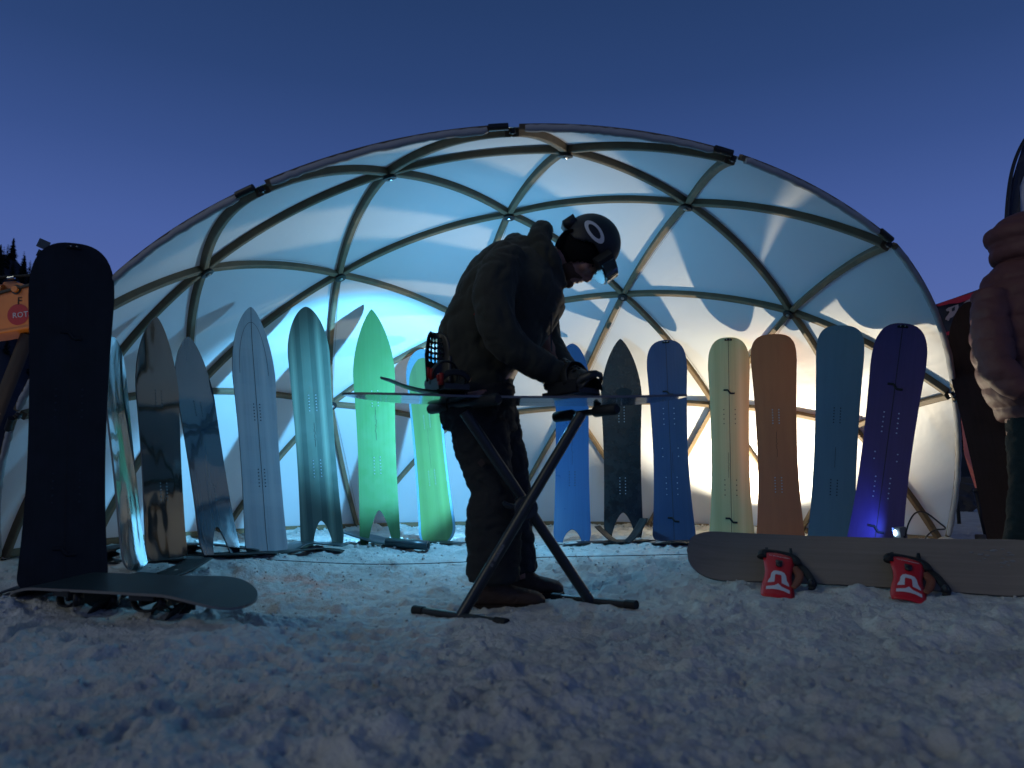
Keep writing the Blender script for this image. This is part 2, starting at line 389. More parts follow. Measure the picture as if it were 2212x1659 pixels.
# ------------------------------------------------------------------ hills
def hill_material():
    m = mat('dark_hillside', (.010, .012, .014), .95, .1, var=((.045, .045, .055), (.07, .07, .07), .3))
    return m
M['hill'] = hill_material()
def ridge(x):   # elevation angle of the skyline by bearing
    pts = [(-1.6, .30), (-.75, .30), (-.60, .262), (-.52, .235), (-.45, .20), (0, .08), (.35, .075), (.50, .085), (.60, .10), (.9, .16), (1.6, .2)]
    return np.interp(x, [p[0] for p in pts], [p[1] for p in pts])
def make_hills():
    ang = np.linspace(-1.5, 1.5, 240); k = np.linspace(0, 1, 26); vs_ = []
    for t in k:
        r = 40 + 90 * t
        for a in ang:
            h = ridge(np.array(a)) * 125 * (t ** 1.25) + (1.8 * math.sin(a * 37) + 1.1 * math.sin(a * 83 + 1)) * t
            vs_.append((r * math.sin(a), r * math.cos(a), h - 1.2))
    na = len(ang); fs = [(i * na + j, i * na + j + 1, (i + 1) * na + j + 1, (i + 1) * na + j) for i in range(len(k) - 1) for j in range(na - 1)]
    o = mesh('forested_hill', vs_, fs, M['hill'], None, True); setp(o, 'dark wooded mountainside with faint snow patches behind the dome', 'hill', kind='structure')
make_hills()
M['needles'] = mat('spruce_needles', (.012, .018, .014), .9, .1, var=((.006, .009, .008), (1, 1, 1), .6))
M['bark'] = mat('spruce_bark', (.02, .015, .012), .9, .1)
def conifer_mesh(h, seed, mb=None, off=(0, 0, 0), dense=1.0):
    r = random.Random(seed); mb = mb or MB(); off = V(off)
    n = int(30 * dense)
    for i in range(n):
        t = i / (n - 1); z = h * (.12 + .88 * t); L = (1 - t) ** .85 * h * .19 * r.uniform(.65, 1.2) + .12
        m_ = 7 if dense >= 1 else 5
        a0 = r.uniform(0, 6.28)
        for k in range(m_):
            a = a0 + k * 6.283 / m_ + r.uniform(-.3, .3); l = L * r.uniform(.6, 1.15); w = l * .30
            d = V((math.cos(a), math.sin(a), 0)); s = V((-d.y, d.x, 0)); p0 = off + V((0, 0, z)); dr = -l * r.uniform(.15, .5)
            mb.add([p0 + V((0, 0, .1)), p0 + d * l * .5 + s * w + V((0, 0, dr * .35)), p0 + d * l + V((0, 0, dr)), p0 + d * l * .5 - s * w + V((0, 0, dr * .35)), p0 + d * l * .45 + V((0, 0, dr - w * .4))],
                   [(0, 1, 2), (0, 2, 3), (1, 4, 2), (3, 2, 4)])
    return mb
def hill_h(a, t): return float(ridge(np.array(a))) * 125 * (t ** 1.25) + (1.8 * math.sin(a * 37) + 1.1 * math.sin(a * 83 + 1)) * t - 1.2
TREES = [(-.626, .97, 8.6, 'tall spruce with a ragged broad top on the ridge'), (-.6135, .95, 7.2, 'thin spruce on the ridge beside the ragged broad-topped one'), (-.602, .99, 9.6, 'tallest dark spruce standing alone on the ridge line'),
         (-.590, .97, 8.0, 'dense dark spruce on the ridge above the orange boom'), (-.581, .95, 6.4, 'short spruce low on the ridge next to the dark board'),
         (-.5665, .98, 7.0, 'spruce on the ridge behind the box on the post'), (-.486, .99, 5.6, 'lone small spruce tip peeking over the dome edge')]
for q, (a, t, h, lab) in enumerate(TREES):
    h *= .36
    r = 40 + 90 * t; x, y, z = r * math.sin(a), r * math.cos(a), hill_h(a, t)
    tr = thing('spruce_tree', lab, 'tree', (x, y, z - .4), 'spruces on the ridge')
    c = conifer_mesh(h, 40 + q, None, (0, 0, 0), 1.0).build('crown', M['needles'], tr, smooth=False, weld=False, sharp=None)
    tb = MB(); tb.tube([(0, 0, 0), (0, 0, h * .5), (0, 0, h * .97)], [h * .018, h * .012, .02], 7); tb.build('trunk', M['bark'], tr)
wood = MB()
for q in range(330):
    a = rng.uniform(-.74, -.47); t = rng.uniform(.45, .99) if q < 170 else rng.uniform(.86, .99); r = 40 + 90 * t
    conifer_mesh(rng.uniform(2.0, 3.2), 900 + q, wood, (r * math.sin(a), r * math.cos(a), hill_h(a, t) - .5), .4)
for q in range(60):
    a = rng.uniform(.50, .64); t = rng.uniform(.35, .98); r = 40 + 90 * t
    conifer_mesh(rng.uniform(3.0, 5.5), 1900 + q, wood, (r * math.sin(a), r * math.cos(a), hill_h(a, t) - .5), .4)
setp(wood.build('distant_forest', M['needles'], smooth=False, weld=False, sharp=None), 'far dark conifer wood covering the slope below the ridge', 'forest', kind='stuff')

# ------------------------------------------------------------------ dome
HP = dict(R0=(270, 1310), R1=(1037, 742), R2=(2050, 508), R3=(2938, 621), R4=(3564, 968), R5=(3815, 1573), R6=(3781, 2180), Rm=(62, 1655),
          A1=(807, 1064), A2=(1548, 674), A3=(2264, 583), B1=(1352, 1088), B2=(2035, 843), B3=(2754, 799), C0=(1890, 1290), C1=(2495, 1169), C2=(3168, 1236),
          Dm=(320, 1620), D0=(765, 1560), D1=(1320, 1610), D2=(1800, 1695), D3=(2285, 1625), D4=(2862, 1615), E=(3416, 1702),
          F0=(370, 2150), F1=(880, 2138), F2=(1430, 2128), F3=(2015, 2125), F4=(2585, 2123), F5=(3198, 2146))
EDG = "R1-A1 R1-A2 R2-A2 R2-A3 R3-A3 R3-B3 R4-B3 R4-C2 R5-C2 R5-E R6-E A1-A2 A2-A3 A1-B1 A2-B1 A2-B2 A3-B2 A3-B3 B1-B2 B2-B3 B1-C0 B2-C0 B2-C1 B3-C1 B3-C2 C0-C1 C1-C2 B1-D1 B1-D0 A1-D0 C0-D1 C0-D2 C0-D3 C1-D3 C1-D4 C2-D4 C2-E D0-D1 D1-D2 D2-D3 D3-D4 D4-E D0-F1 D1-F1 D1-F2 D2-F2 D2-F3 D3-F3 D3-F4 D4-F4 D4-F5 E-F5 A1-R0 A1-Dm D0-Dm Dm-F0 D0-F0 R0-Dm Rm-Dm Dm-RL".split()
RIM = "RL-Rm Rm-R0 R0-R1 R1-R2 R2-R3 R3-R4 R4-R5 R5-R6".split()
BASE = "RL-F0 F0-F1 F1-F2 F2-F3 F3-F4 F4-F5 F5-R6".split()
N = {k: on_dome(p[0] / 1.85172, p[1] / 1.85172) for k, p in HP.items()}
rc = math.sqrt(DR ** 2 - DC.z ** 2)
for k in list(N):
    if k[0] == 'F' or k == 'R6':
        d = V((N[k].x - DC.x, N[k].y - DC.y, 0)).normalized(); N[k] = V((DC.x, DC.y, 0)) + d * rc
# left foot of the rim: rim plane meets the base circle
q_ = [N[k] for k in ('R0', 'R1', 'R2', 'R3', 'R4', 'R5', 'R6')]; qm = sum(q_, V()) / len(q_)
rn = V(np.linalg.svd(np.array([list(p - qm) for p in q_]))[2][2])
best = min(((abs(rn.dot(V((DC.x + rc * math.cos(a), DC.y + rc * math.sin(a), 0)) - qm)), a) for a in np.linspace(math.pi * .8, math.pi * 1.35, 800)))
N['RL'] = V((DC.x + rc * math.cos(best[1]), DC.y + rc * math.sin(best[1]), 0))
adj = {}
for e in EDG + RIM + BASE:
    a, b = e.split('-'); adj.setdefault(a, set()).add(b); adj.setdefault(b, set()).add(a)
TRI = set()
for a in adj:
    for b in adj[a]:
        for c in adj[a] & adj[b]: TRI.add(tuple(sorted((a, b, c))))
def sph_dir(k): return (N[k] - DC).normalized()
def slerp(a, b, t):
    w = math.acos(max(-1, min(1, a.dot(b)))); return (a * math.sin((1 - t) * w) + b * math.sin(t * w)) / math.sin(w)
M['fabric'] = bpy.data.materials.new('dome_fabric'); M['fabric'].use_nodes = True
fn = M['fabric'].node_tree; fn.nodes.clear()
fo = fn.nodes.new('ShaderNodeOutputMaterial'); fd = fn.nodes.new('ShaderNodeBsdfDiffuse'); ft = fn.nodes.new('ShaderNodeBsdfTranslucent'); fx = fn.nodes.new('ShaderNodeMixShader')
fg = fn.nodes.new('ShaderNodeBsdfGlossy'); fx2 = fn.nodes.new('ShaderNodeMixShader'); fg.inputs['Roughness'].default_value = .42; fg.inputs['Color'].default_value = (.8, .8, .8, 1); fx2.inputs[0].default_value = .035
fd.inputs[0].default_value = (.62, .64, .66, 1); ft.inputs[0].default_value = (.62, .64, .66, 1); fx.inputs[0].default_value = .27
fb = fn.nodes.new('ShaderNodeBump'); fz = fn.nodes.new('ShaderNodeTexNoise'); fz.inputs['Scale'].default_value = 3.5; fz.inputs['Detail'].default_value = 3; fb.inputs['Strength'].default_value = .28; fb.inputs['Distance'].default_value = .03
fn.links.new(fz.outputs[0], fb.inputs['Height']); fn.links.new(fb.outputs[0], fd.inputs['Normal']); fn.links.new(fb.outputs[0], fg.inputs['Normal'])
fn.links.new(fd.outputs[0], fx.inputs[1]); fn.links.new(ft.outputs[0], fx.inputs[2]); fn.links.new(fx.outputs[0], fx2.inputs[1]); fn.links.new(fg.outputs[0], fx2.inputs[2]); fn.links.new(fx2.outputs[0], fo.inputs[0])
dome = thing('geodesic_dome', 'large white fabric dome tent with curved strut frame and open front', 'dome tent', (DC.x, DC.y, 0))
def panel(a, b, c):
    A, B, C = sph_dir(a), sph_dir(b), sph_dir(c); n = 12; idx = {}; vs_ = []
    for i in range(n + 1):
        for j in range(n + 1 - i):
            u, v = i / n, j / n; w = 1 - u - v; d = A * w + B * u + C * v
            if min(u, v, w) < 1e-6:   # border: exact great-circle arc so neighbours meet
                if u < 1e-6: d = slerp(A, C, v)
                elif v < 1e-6: d = slerp(A, B, u)
                else: d = slerp(B, C, v / (u + v))
            d = d.normalized(); idx[i, j] = len(vs_)
            dip = 27 * max(u, 0) * max(v, 0) * max(w, 0)
            vs_.append(DC + d * (DR - .022 * dip))
    fs = []
    for i in range(n):
        for j in range(n - i):
            fs.append((idx[i, j], idx[i + 1, j], idx[i, j + 1]))
            if i + j < n - 1: fs.append((idx[i + 1, j], idx[i + 1, j + 1], idx[i, j + 1]))
    world_part(mesh('panel', vs_, fs, M['fabric']), dome)
for t in sorted(TRI): panel(*t)
def sweep_rect(pts, outs, hw, hd, inset=0):
    """rectangular bar along pts; outs = outward (radial) directions"""
    mb = MB(); n = len(pts); vs_ = []
    for i in range(n):
        t = (pts[min(i + 1, n - 1)] - pts[max(i - 1, 0)]).normalized(); o = outs[i]; s = t.cross(o).normalized()
        b = .25 * hw
        for (x, y) in ((-hw, -hd + b), (-hw + b, -hd), (hw - b, -hd), (hw, -hd + b), (hw, hd), (-hw, hd)): vs_.append(pts[i] + s * x + o * (y - hd - inset))
    fs = [(i * 6 + k, i * 6 + (k + 1) % 6, (i + 1) * 6 + (k + 1) % 6, (i + 1) * 6 + k) for i in range(n - 1) for k in range(6)]
    fs += [tuple(range(6)), tuple((n - 1) * 6 + k for k in range(5, -1, -1))]
    return mb.add(vs_, fs)
for e in EDG + RIM:
    a, b = (sph_dir(k) for k in e.split('-')); w = math.acos(a.dot(b)); g = .028 / (w * DR)
    ds = [slerp(a, b, g + (1 - 2 * g) * i / 14) for i in range(15)]
    o = sweep_rect([DC + d * DR for d in ds], ds, *((.012, .012, -.012) if e in RIM else (.0175, .018, .003))).build('strut', M['fin'], None, sharp=.6); world_part(o, dome)
for e in 'A2-B1 A3-B2 B2-C0 B1-D1 B3-C1 A1-B1 C1-D4 B1-B2 C2-E C2-D4 A2-A3 B3-C2 C1-D3 A1-D0 B2-B3 D1-F2'.split():   # welded seams beside the struts
    a, b = (sph_dir(k) for k in e.split('-')); vs_ = []
    for i in range(25):
        t = .05 + .9 * i / 24; d = slerp(a, b, t); tg = (slerp(a, b, t + .01) - slerp(a, b, t - .01)).normalized(); s_ = tg.cross(d)
        off = .042 * math.sin(math.pi * t) ** .35; vs_ += [DC + (d * DR + s_ * (off - .0018)).normalized() * (DR - .0115), DC + (d * DR + s_ * (off + .0018)).normalized() * (DR - .0115)]
    world_part(mesh('weld_seam', vs_, [(2 * i, 2 * i + 1, 2 * i + 3, 2 * i + 2) for i in range(24)], M['sleeve']), dome)
hubm = None
for k in N:
    d = sph_dir(k)
    if hubm is None:
        mb = MB(); mb.tube([(0, 0, .0), (0, 0, -.006), (0, 0, -.046), (0, 0, -.05)], [.026, .029, .029, .025], 16)
        mb.tube([(0, 0, -.046), (0, 0, -.054), (0, 0, -.056)], [.037, .037, .030], 20)
        hub0 = mb.build('hub', M['black']); hubm = hub0.data
        mb = MB(); mb.tube([(0, 0, -.054), (0, 0, -.062), (0, 0, -.064)], [.013, .013, .009], 6); bolt0 = mb.build('bolt', M['metal'], None, smooth=False); boltm = bolt0.data
        bpy.data.objects.remove(hub0); bpy.data.objects.remove(bolt0)
    h = bpy.data.objects.new('hub', hubm); COL.objects.link(h); h.parent = dome; h.matrix_parent_inverse = Matrix.Translation(-V(dome.location))
    h.location = DC + d * (DR - .002); h.scale = (.42,) * 3 if k[0] == 'R' else (1,) * 3; h.rotation_mode = 'QUATERNION'; h.rotation_quaternion = d.to_track_quat('Z', 'Y')
    bo = bpy.data.objects.new('bolt', boltm); COL.objects.link(bo); bo.parent = h
# grey fabric sleeve round the rim, laced off at every hub
rimn = rn if rn.dot(V((0, -1, 0))) > 0 else -rn
for e in RIM:
    ka, kb = e.split('-'); a, b = sph_dir(ka), sph_dir(kb); w = math.acos(a.dot(b)); g0 = .05 / (w * DR); g1 = .105 / (w * DR)
    n = 34; pts = []; rad = []
    for i in range(n + 1):
        t = g0 + (1 - g0 - g1) * i / n; d = slerp(a, b, t)
        pts.append(DC + d * (DR - .004) + rimn * .010 + d * (.006 * mnoise.noise(V((t * 9, len(rad), RIM.index(e))) * .8)))
        rr = .0205 * (1 + .14 * mnoise.noise(V((t * 14, 3.1, RIM.index(e) * 5.3)))) * (1.0 if 0 < i < n else .8); rad.append((rr * .75, rr))
    mb = MB(); mb.tube(pts, rad, 12, True, up=rimn); world_part(mb.build('edge_sleeve', M['sleeve'], sharp=.9), dome)
    # dark lacing collar at the hub end
    mb = MB(); p = [DC + slerp(a, b, 1 - (.10 - .02 * i) / (w * DR)) * (DR + .008) + rimn * .018 for i in range(5)]
    if kb != 'R6': mb.tube(p, .0150, 10); world_part(mb.build('lacing_collar', M['black'], sharp=.7), dome)
M['rail'] = mat('base_rail_wood', (.13, .095, .05), .6, .3)
for e in BASE:
    ka, kb = e.split('-'); A = N[ka] - V((DC.x, DC.y, 0)); B = N[kb] - V((DC.x, DC.y, 0)); n = 12
    a0 = math.atan2(A.y, A.x); a1 = math.atan2(B.y, B.x)
    while a1 - a0 > math.pi: a1 -= 2 * math.pi
    while a1 - a0 < -math.pi: a1 += 2 * math.pi
    rp_ = [a0 + (a1 - a0) * i / n for i in range(n + 1)]
    pts = [V((DC.x + (rc - .03) * math.cos(t), DC.y + (rc - .03) * math.sin(t), .035)) for t in rp_]; outs = [V((math.cos(t), math.sin(t), 0)) for t in rp_]
    world_part(sweep_rect(pts, outs, .022, .014, -.014).build('base_rail', M['rail'], sharp=.6), dome)
    vs_ = []; fs = []
    for i, t in enumerate(rp_):
        vs_ += [(DC.x + (rc + .004) * math.cos(t), DC.y + (rc + .004) * math.sin(t), .06), (DC.x + (rc + .02) * math.cos(t), DC.y + (rc + .02) * math.sin(t), -.12)]
    fs = [(2 * i, 2 * i + 1, 2 * i + 3, 2 * i + 2) for i in range(n)]
    world_part(mesh('ground_skirt', vs_, fs, M['fabric']), dome)
# ------------------------------------------------------------------ snowboards
def board_outline(L, wn, ww, wt, nose, tail, notch=None):
    """half width w(y) and inner edge u(y) at sampled y (tail=0 .. tip=L). nose/tail = (length, p, q); bigger p,q = blunter"""
    ys = list(np.linspace(0, .12, 16)) + list(np.linspace(.13, .30, 16)) + list(np.linspace(.32, L - .46, 22)) + list(np.linspace(L - .44, L - .06, 18)) + list(L - .055 * (1 - np.linspace(0, 1, 14)) ** 2)
    if notch: ys += list(notch[0] - .02 * np.linspace(1, 0, 8) ** 2)
    ys = sorted(set(round(float(y), 5) for y in ys)); out = []
    nl, npw, nq = nose; tl, tp, tq = tail; yn = L - nl; yt = max(tl, .06)
    for y in ys:
        t = min(1, max(0, (y - yt) / max(yn - yt, .01)))
        k = .42; w = ww + (wt - ww) * (max(0, 1 - t / k) ** 2) + (wn - ww) * (max(0, (t - k) / (1 - k)) ** 1.8)
        if y > yn: u = (L - y) / nl; w *= max(0, 1 - (1 - u) ** npw) ** (1 / nq)
        if y < tl: u = y / tl; w *= max(0, 1 - (1 - u) ** tp) ** (1 / tq) if not notch else (.90 + .10 * min(1, u))
        inn = 0
        if notch and y < notch[0]: inn = notch[1] * (1 - (y / notch[0]) ** notch[2]) ** .62
        out.append((y, max(w / 2, .0004), min(inn, w / 2 * .86)))
    return out
def board_mesh(rows, L, rocker, thick=.009, zoff=0, cols=5, inset=0, nose_len=.30, tail_len=.20, camber=.004):
    """returns deck MB (both faces) and edge MB"""
    deck, edge = MB(), MB()
    def z_at(y):
        z = camber * math.sin(math.pi * min(1, max(0, y / L)))
        if y > L - nose_len: z += rocker[0] * ((y - (L - nose_len)) / nose_len) ** 2
        if y < tail_len: z += rocker[1] * ((tail_len - y) / tail_len) ** 2
        return z
    for side in (1, -1):
        G = []
        for (y, w, u) in rows:
            w2 = max(w - inset, u + .0004)
            G.append([(side * (u + (w2 - u) * k / cols), y, z_at(y)) for k in range(cols + 1)])
        nr = len(G)
        for zz, flip in ((thick / 2 + zoff, False), (-thick / 2 + zoff, True)):
            vs_ = [(p[0], p[1], p[2] + zz) for r in G for p in r]; fs = []
            for i in range(nr - 1):
                for k in range(cols):
                    a = i * (cols + 1) + k; f = (a, a + 1, a + cols + 2, a + cols + 1)
                    fs.append(f if (flip == (side < 0)) else f[::-1])
            deck.add(vs_, fs)
        # rim strip: outer edge and, where there is a notch, the inner edge
        ring = [(r[cols][0], r[cols][1], r[cols][2]) for r in G]
        end = [(r[0], r[1], r[2]) for r in reversed(G[0])] if True else []
        path = end[:-1][::-1] if False else None
        def strip(line):
            n = len(line); vs_ = []
            for p in line: vs_ += [(p[0], p[1], p[2] + thick / 2 + zoff), (p[0], p[1], p[2] - thick / 2 + zoff)]
            edge.add(vs_, [(2 * i, 2 * i + 1, 2 * i + 3, 2 * i + 2) for i in range(n - 1)])
        strip(ring)
        strip(G[0])                                   # foot end
        inner = [r[0] for r, q in zip(G, rows) if q[2] > 0]
        if inner:
            k = len(inner); strip([G[i][0] for i in range(min(k + 1, nr))])
    return deck, edge, z_at
def basis(g, t, yaw=0):
    Y = (t - g).normalized(); tocam = (CAM - (g + t) / 2); tocam.z = 0
    tocam.rotate(Matrix.Rotation(yaw, 3, 'Z')); Z = (tocam - Y * tocam.dot(Y)).normalized(); X = Y.cross(Z)
    return Matrix(((X.x, Y.x, Z.x, g.x), (X.y, Y.y, Z.y, g.y), (X.z, Y.z, Z.z, g.z), (0, 0, 0, 1)))
M['clip'] = mat('clip_black', (.008, .009, .010), .55, .3)
M['hole_dark'] = mat('insert_dark', (.02, .025, .03), .4, .5, .5)
M['hole_light'] = mat('insert_steel', (.45, .50, .55), .3, .6, .8)
M['ink'] = mat('ink_line', (.025, .022, .02), .7, .2)
M['pale_line'] = mat('pale_line', (.40, .40, .40), .6, .2)
def snowboard(key, label, mtl, wn, ww, wt, nose, tail, notch=None, yaw=0, rocker=(.022, .012), split=False, inserts=None, ins_mat='hole_light', script=None, seam=None, inlay=None, border=None, arc=None, logo=None, split_holes=False, edge_mat=None, pad=None, tip_mark=None):
    g, t = BOARDS[key]; L = (t - g).length
    root = bpy.data.objects.new('snowboard', None); COL.objects.link(root); root.matrix_world = basis(g, t, math.radians(yaw)); root.empty_display_size = .1
    setp(root, label, 'snowboard', 'snowboards leaning in a row around the dome' if key not in ('S15',) else None)
    rows = board_outline(L, wn, ww, wt, nose, tail, notch)
    deck, edge, zf = board_mesh(rows, L, rocker)
    deck.build('deck', border or mtl, root, sharp=None); edge.build('edge', edge_mat or M['edge'], root, sharp=None)
    if inlay:
        r2 = board_outline(L, wn, ww, wt, nose, tail, notch); lo, hi = inlay[1], L - inlay[2]
        r3 = []
        for (y, w, u) in r2:
            if lo - .001 <= y <= hi + .001:
                cap = min(1, (hi - y) / .28); cb = min(1, (y - lo) / .16) if lo > .01 else 1
                f_ = (1 - (1 - cap) ** 2.2) ** .5 if cap < 1 else 1; f2 = (1 - (1 - cb) ** 2.6) ** .45 if cb < 1 else 1
                r3.append((y, max((w - inlay[0]) * f_ * f2, .0006), u))
        d2, _, _ = board_mesh(r3, L, rocker, thick=.0006, zoff=.0051); d2.build('inlay', mtl, root, sharp=None)
    def P(x, y, dz=.006): return V((x, y, zf(y) + dz))
    def rowdots(y0, y1, n, xs, r=.0042):
        mb = MB()
        for i in range(n):
            for x in xs:
                p = P(x, y0 + (y1 - y0) * i / max(n - 1, 1), .0048); mb.tube([p, p + V((0, 0, .0012))], [r, r * .8], 8)
        return mb
    if inserts:
        mb = MB()
        for (y0, y1, n, xs) in inserts:
            q = rowdots(y0 * L, y1 * L, n, xs); mb.add(q.v, q.f)
        o = mb.build('insert_rows', M[ins_mat], root, smooth=False); o['kind'] = 'stuff'
    if split or seam:
        mb = MB(); y0 = (notch[0] + .01) if notch else .004; ys = np.linspace(y0, L * (seam or 1) - .004, 40); r = .0016
        vs_ = []; 
        for y in ys: vs_ += [P(-r, y, .0053), P(r, y, .0053)]
        mb.add(vs_, [(2 * i, 2 * i + 1, 2 * i + 3, 2 * i + 2) for i in range(len(ys) - 1)]); mb.build('seam', M['ink'], root)
    if split:
        for y in (.72 * L, .105 * L):
            pts = [(-.038, .013), (-.010, .013), (-.004, .006), (.004, -.006), (.010, -.013), (.038, -.013)]
            mb = MB(); mb.tube([P(x, y + q, .008) for x, q in pts], [(.0065, .005)] * 6, 8); mb.build('split_clip', M['clip'], root)
        mb = MB(); mb.tube([P(-.026, L - .022, .008), P(-.012, L - .018, .009), P(.012, L - .018, .009), P(.026, L - .022, .008)], [.006, .0085, .0085, .006], 8)
        tcl = mb.build('tip_clip', M['clip'], root)
        for x in (-.011, .011):
            mb = MB(); p = P(x, L - .018, .016); mb.tube([p, p + V((0, 0, .003))], [.0042, .003], 8); mb.build('rivet', M['metal'], tcl)
    if script:
        mb = MB(); y0, y1, amp = script[:3]; n = 46; pts = []
        rs = random.Random(hash(key[1:]) % 1000 if False else int(key[1:]) + 5)
        for i in range(n):
            u = i / (n - 1); e_ = math.sin(math.pi * u)
            pts.append(P((script[3] if len(script) > 3 else 0) + amp * e_ * rs.uniform(-1, 1) * (1 if .25 < u < .8 else .1), y0 * L + (y1 - y0) * L * u + rs.uniform(-.004, .004) * e_, .0054))
        vs_ = []; r = .0011
        for i, p in enumerate(pts):
            d = (pts[min(i + 1, n - 1)] - pts[max(i - 1, 0)]).normalized(); s = V((-d.y, d.x, 0)) * r; vs_ += [p - s, p + s]
        mb.add(vs_, [(2 * i, 2 * i + 1, 2 * i + 3, 2 * i + 2) for i in range(n - 1)]); mb.build('signature', M['ink'], root)
    if arc:
        mb = MB(); n = 30; vs_ = []
        for i in range(n + 1):
            a = math.pi * i / n; x = arc[1] * math.cos(a); y = L - arc[0] - arc[2] + arc[2] * math.sin(a); r = .0012
            vs_ += [P(x * (1 - r / .1), y - r, .0054), P(x * (1 + r / .1), y + r, .0054)]
        mb.add(vs_, [(2 * i, 2 * i + 1, 2 * i + 3, 2 * i + 2) for i in range(n)]); mb.build('nose_arc', M['ink'], root)
    if pad:
        mb = MB(); n = 28; c = P(pad[0], pad[1] * L, .0056); mb.add([c] + [P(pad[0] + .062 * math.cos(6.2832 * i / n), pad[1] * L + .034 * math.sin(6.2832 * i / n), .0056) for i in range(n)], [(0, 1 + i, 1 + (i + 1) % n) for i in range(n)]); mb.build('oval_patch', M['clip'], root)
    return root
POINT = (.46, 1.9, 1.25); ROUND = (.24, 2.2, 2.0); BLUNT = (.24, 3.0, 2.6); FLAT = (.20, 3.6, 2.9)
SQ = (.07, 3.0, 3.0); RT = (.14, 2.6, 2.4)
INS = lambda s, a=.62, b=.24, n=6, ln=.065: [(a, a + ln, n, (-s, s)), (b, b + ln, n, (-s, s))]
v_navy = veneer('veneer_navy_dark', (.013, .015, .016), (.017, .019, .020), rough=.55, coat=.03, spec=.2)
snowboard('S0', 'big dark navy splitboard standing alone in front of the dome edge', v_navy, .304, .264, .298, BLUNT, SQ, split=True, inserts=[(.48, .56, 5, (-.045, .045)), (.24, .32, 5, (-.045, .045))], ins_mat='hole_dark', yaw=0)
snowboard('S1', 'narrow-looking glossy blue-green board turned almost edge-on beside the dark navy splitboard', veneer('gloss_teal', (.005, .014, .018), (.007, .018, .022), rough=.10, coat=1, warp=.035), .28, .25, .27, ROUND, SQ, yaw=68, inserts=INS(.02), ins_mat='hole_dark', edge_mat=mat('pale_sidewall', (.18, .19, .19), .4))
snowboard('S2', 'pointed black mirror-gloss board with warm reflections', veneer('gloss_black', (.006, .006, .007), (.009, .008, .008), rough=.06, coat=1, warp=.035), .25, .225, .23, (.42, 2.0, 1.45), SQ, yaw=38, inserts=INS(.018), ins_mat='hole_dark')
snowboard('S3', 'dark slate-blue gloss swallowtail tilting to one side', veneer('gloss_slate', (.010, .024, .042), (.014, .032, .052), rough=.09, coat=1, warp=.035), .235, .215, .23, (.38, 2.0, 1.5), SQ, notch=(.17, .052, 1.3), yaw=34, inserts=INS(.02), ins_mat='hole_dark')
snowboard('S4', 'pale grey checked pointed board with a dark centre line', veneer('veneer_pale', (.24, .25, .27), (.19, .20, .22), stripe=26, cc=(.29, .29, .30), plaid=5, contrast=.3), .262, .228, .24, (.46, 2.0, 1.5), SQ, yaw=24, seam=1.0, arc=(.10, .088, .34), inserts=INS(.018, .52, .26), ins_mat='hole_dark')
snowboard('S5', 'teal-green striped round-nosed swallowtail board', veneer('veneer_teal_stripe', (.026, .046, .038), (.032, .055, .045), stripe=24, cc=(.125, .165, .125), contrast=.4, coat=.5), .266, .236, .256, (.34, 2.0, 1.7), SQ, notch=(.17, .058, 1.6), yaw=6, inserts=INS(.022, .55, .28), ins_mat='hole_light', script=(.40, .50, .01), edge_mat=mat('teal_sidewall', (.10, .22, .18), .4))
snowboard('S6', 'plain bright green pointed swallowtail board', veneer('veneer_green', (.044, .122, .040), (.055, .142, .048), stripe=50, cc=(.05, .136, .046), contrast=.35, rough=.45), .285, .245, .252, (.52, 1.9, 1.28), SQ, notch=(.24, .078, 1.2), yaw=-4, inserts=INS(.020, .565, .285), script=(.42, .56, .008), edge_mat=mat('green_sidewall', (.03, .09, .05), .4))
snowboard('S7', 'green board with a light blue patterned border around it', veneer('veneer_green_stripe', (.055, .105, .033), (.068, .125, .040), stripe=24, cc=(.08, .15, .048), contrast=.4), .268, .238, .256, ROUND, RT, yaw=-16, inlay=(.016, .0, .075), border=mat('blue_border', (.11, .20, .26), .45, var=((.07, .16, .22), (70, 70, 70), .4)), inserts=INS(.022, .565, .28), script=(.36, .56, .009), seam=.70)
snowboard('S8', 'plain blue swallowtail board with a rounded nose', veneer('veneer_blue', (.010, .070, .19), (.014, .085, .22), contrast=.4, rough=.35), .262, .244, .262, (.34, 2.0, 1.75), SQ, notch=(.10, .064, 1.7), script=(.36, .50, .007), inserts=INS(.02, .56, .26), ins_mat='hole_dark')
snowboard('S9', 'black pointed swallowtail board with a dark oval patch', veneer('veneer_black', (.0045, .005, .006), (.006, .007, .0075), contrast=.4, rough=.25, coat=.4), .31, .268, .275, (.50, 1.9, 1.35), SQ, notch=(.18, .082, 1.3), inserts=INS(.020, .56, .205, 6, .075), pad=(.02, .715))
snowboard('S10', 'navy blue splitboard with two black clips', veneer('veneer_navy', (.010, .034, .095), (.014, .042, .115), contrast=.4, rough=.4), .298, .246, .29, BLUNT, SQ, split=True, inserts=INS(.038, .56, .22, 4, .08) + [(.40, .44, 2, (-.055, .055))], ins_mat='hole_light', script=(.32, .42, .004, .012))
snowboard('S11', 'pale yellow-green splitboard with two black clips', veneer('veneer_ash', (.44, .40, .18), (.34, .31, .13), stripe=20, cc=(.50, .46, .23), contrast=.55), .288, .248, .286, BLUNT, SQ, split=True, inserts=INS(.038, .56, .22, 4, .07), ins_mat='ink' if False else 'hole_dark', script=(.30, .42, .003, -.012))
snowboard('S12', 'plain rust-orange wooden board', veneer('veneer_rust', (.40, .10, .034), (.50, .135, .045), grain=(26, 2.2, 10), contrast=.6), .296, .246, .288, FLAT, SQ, inserts=INS(.02, .56, .24), script=(.40, .52, .006))
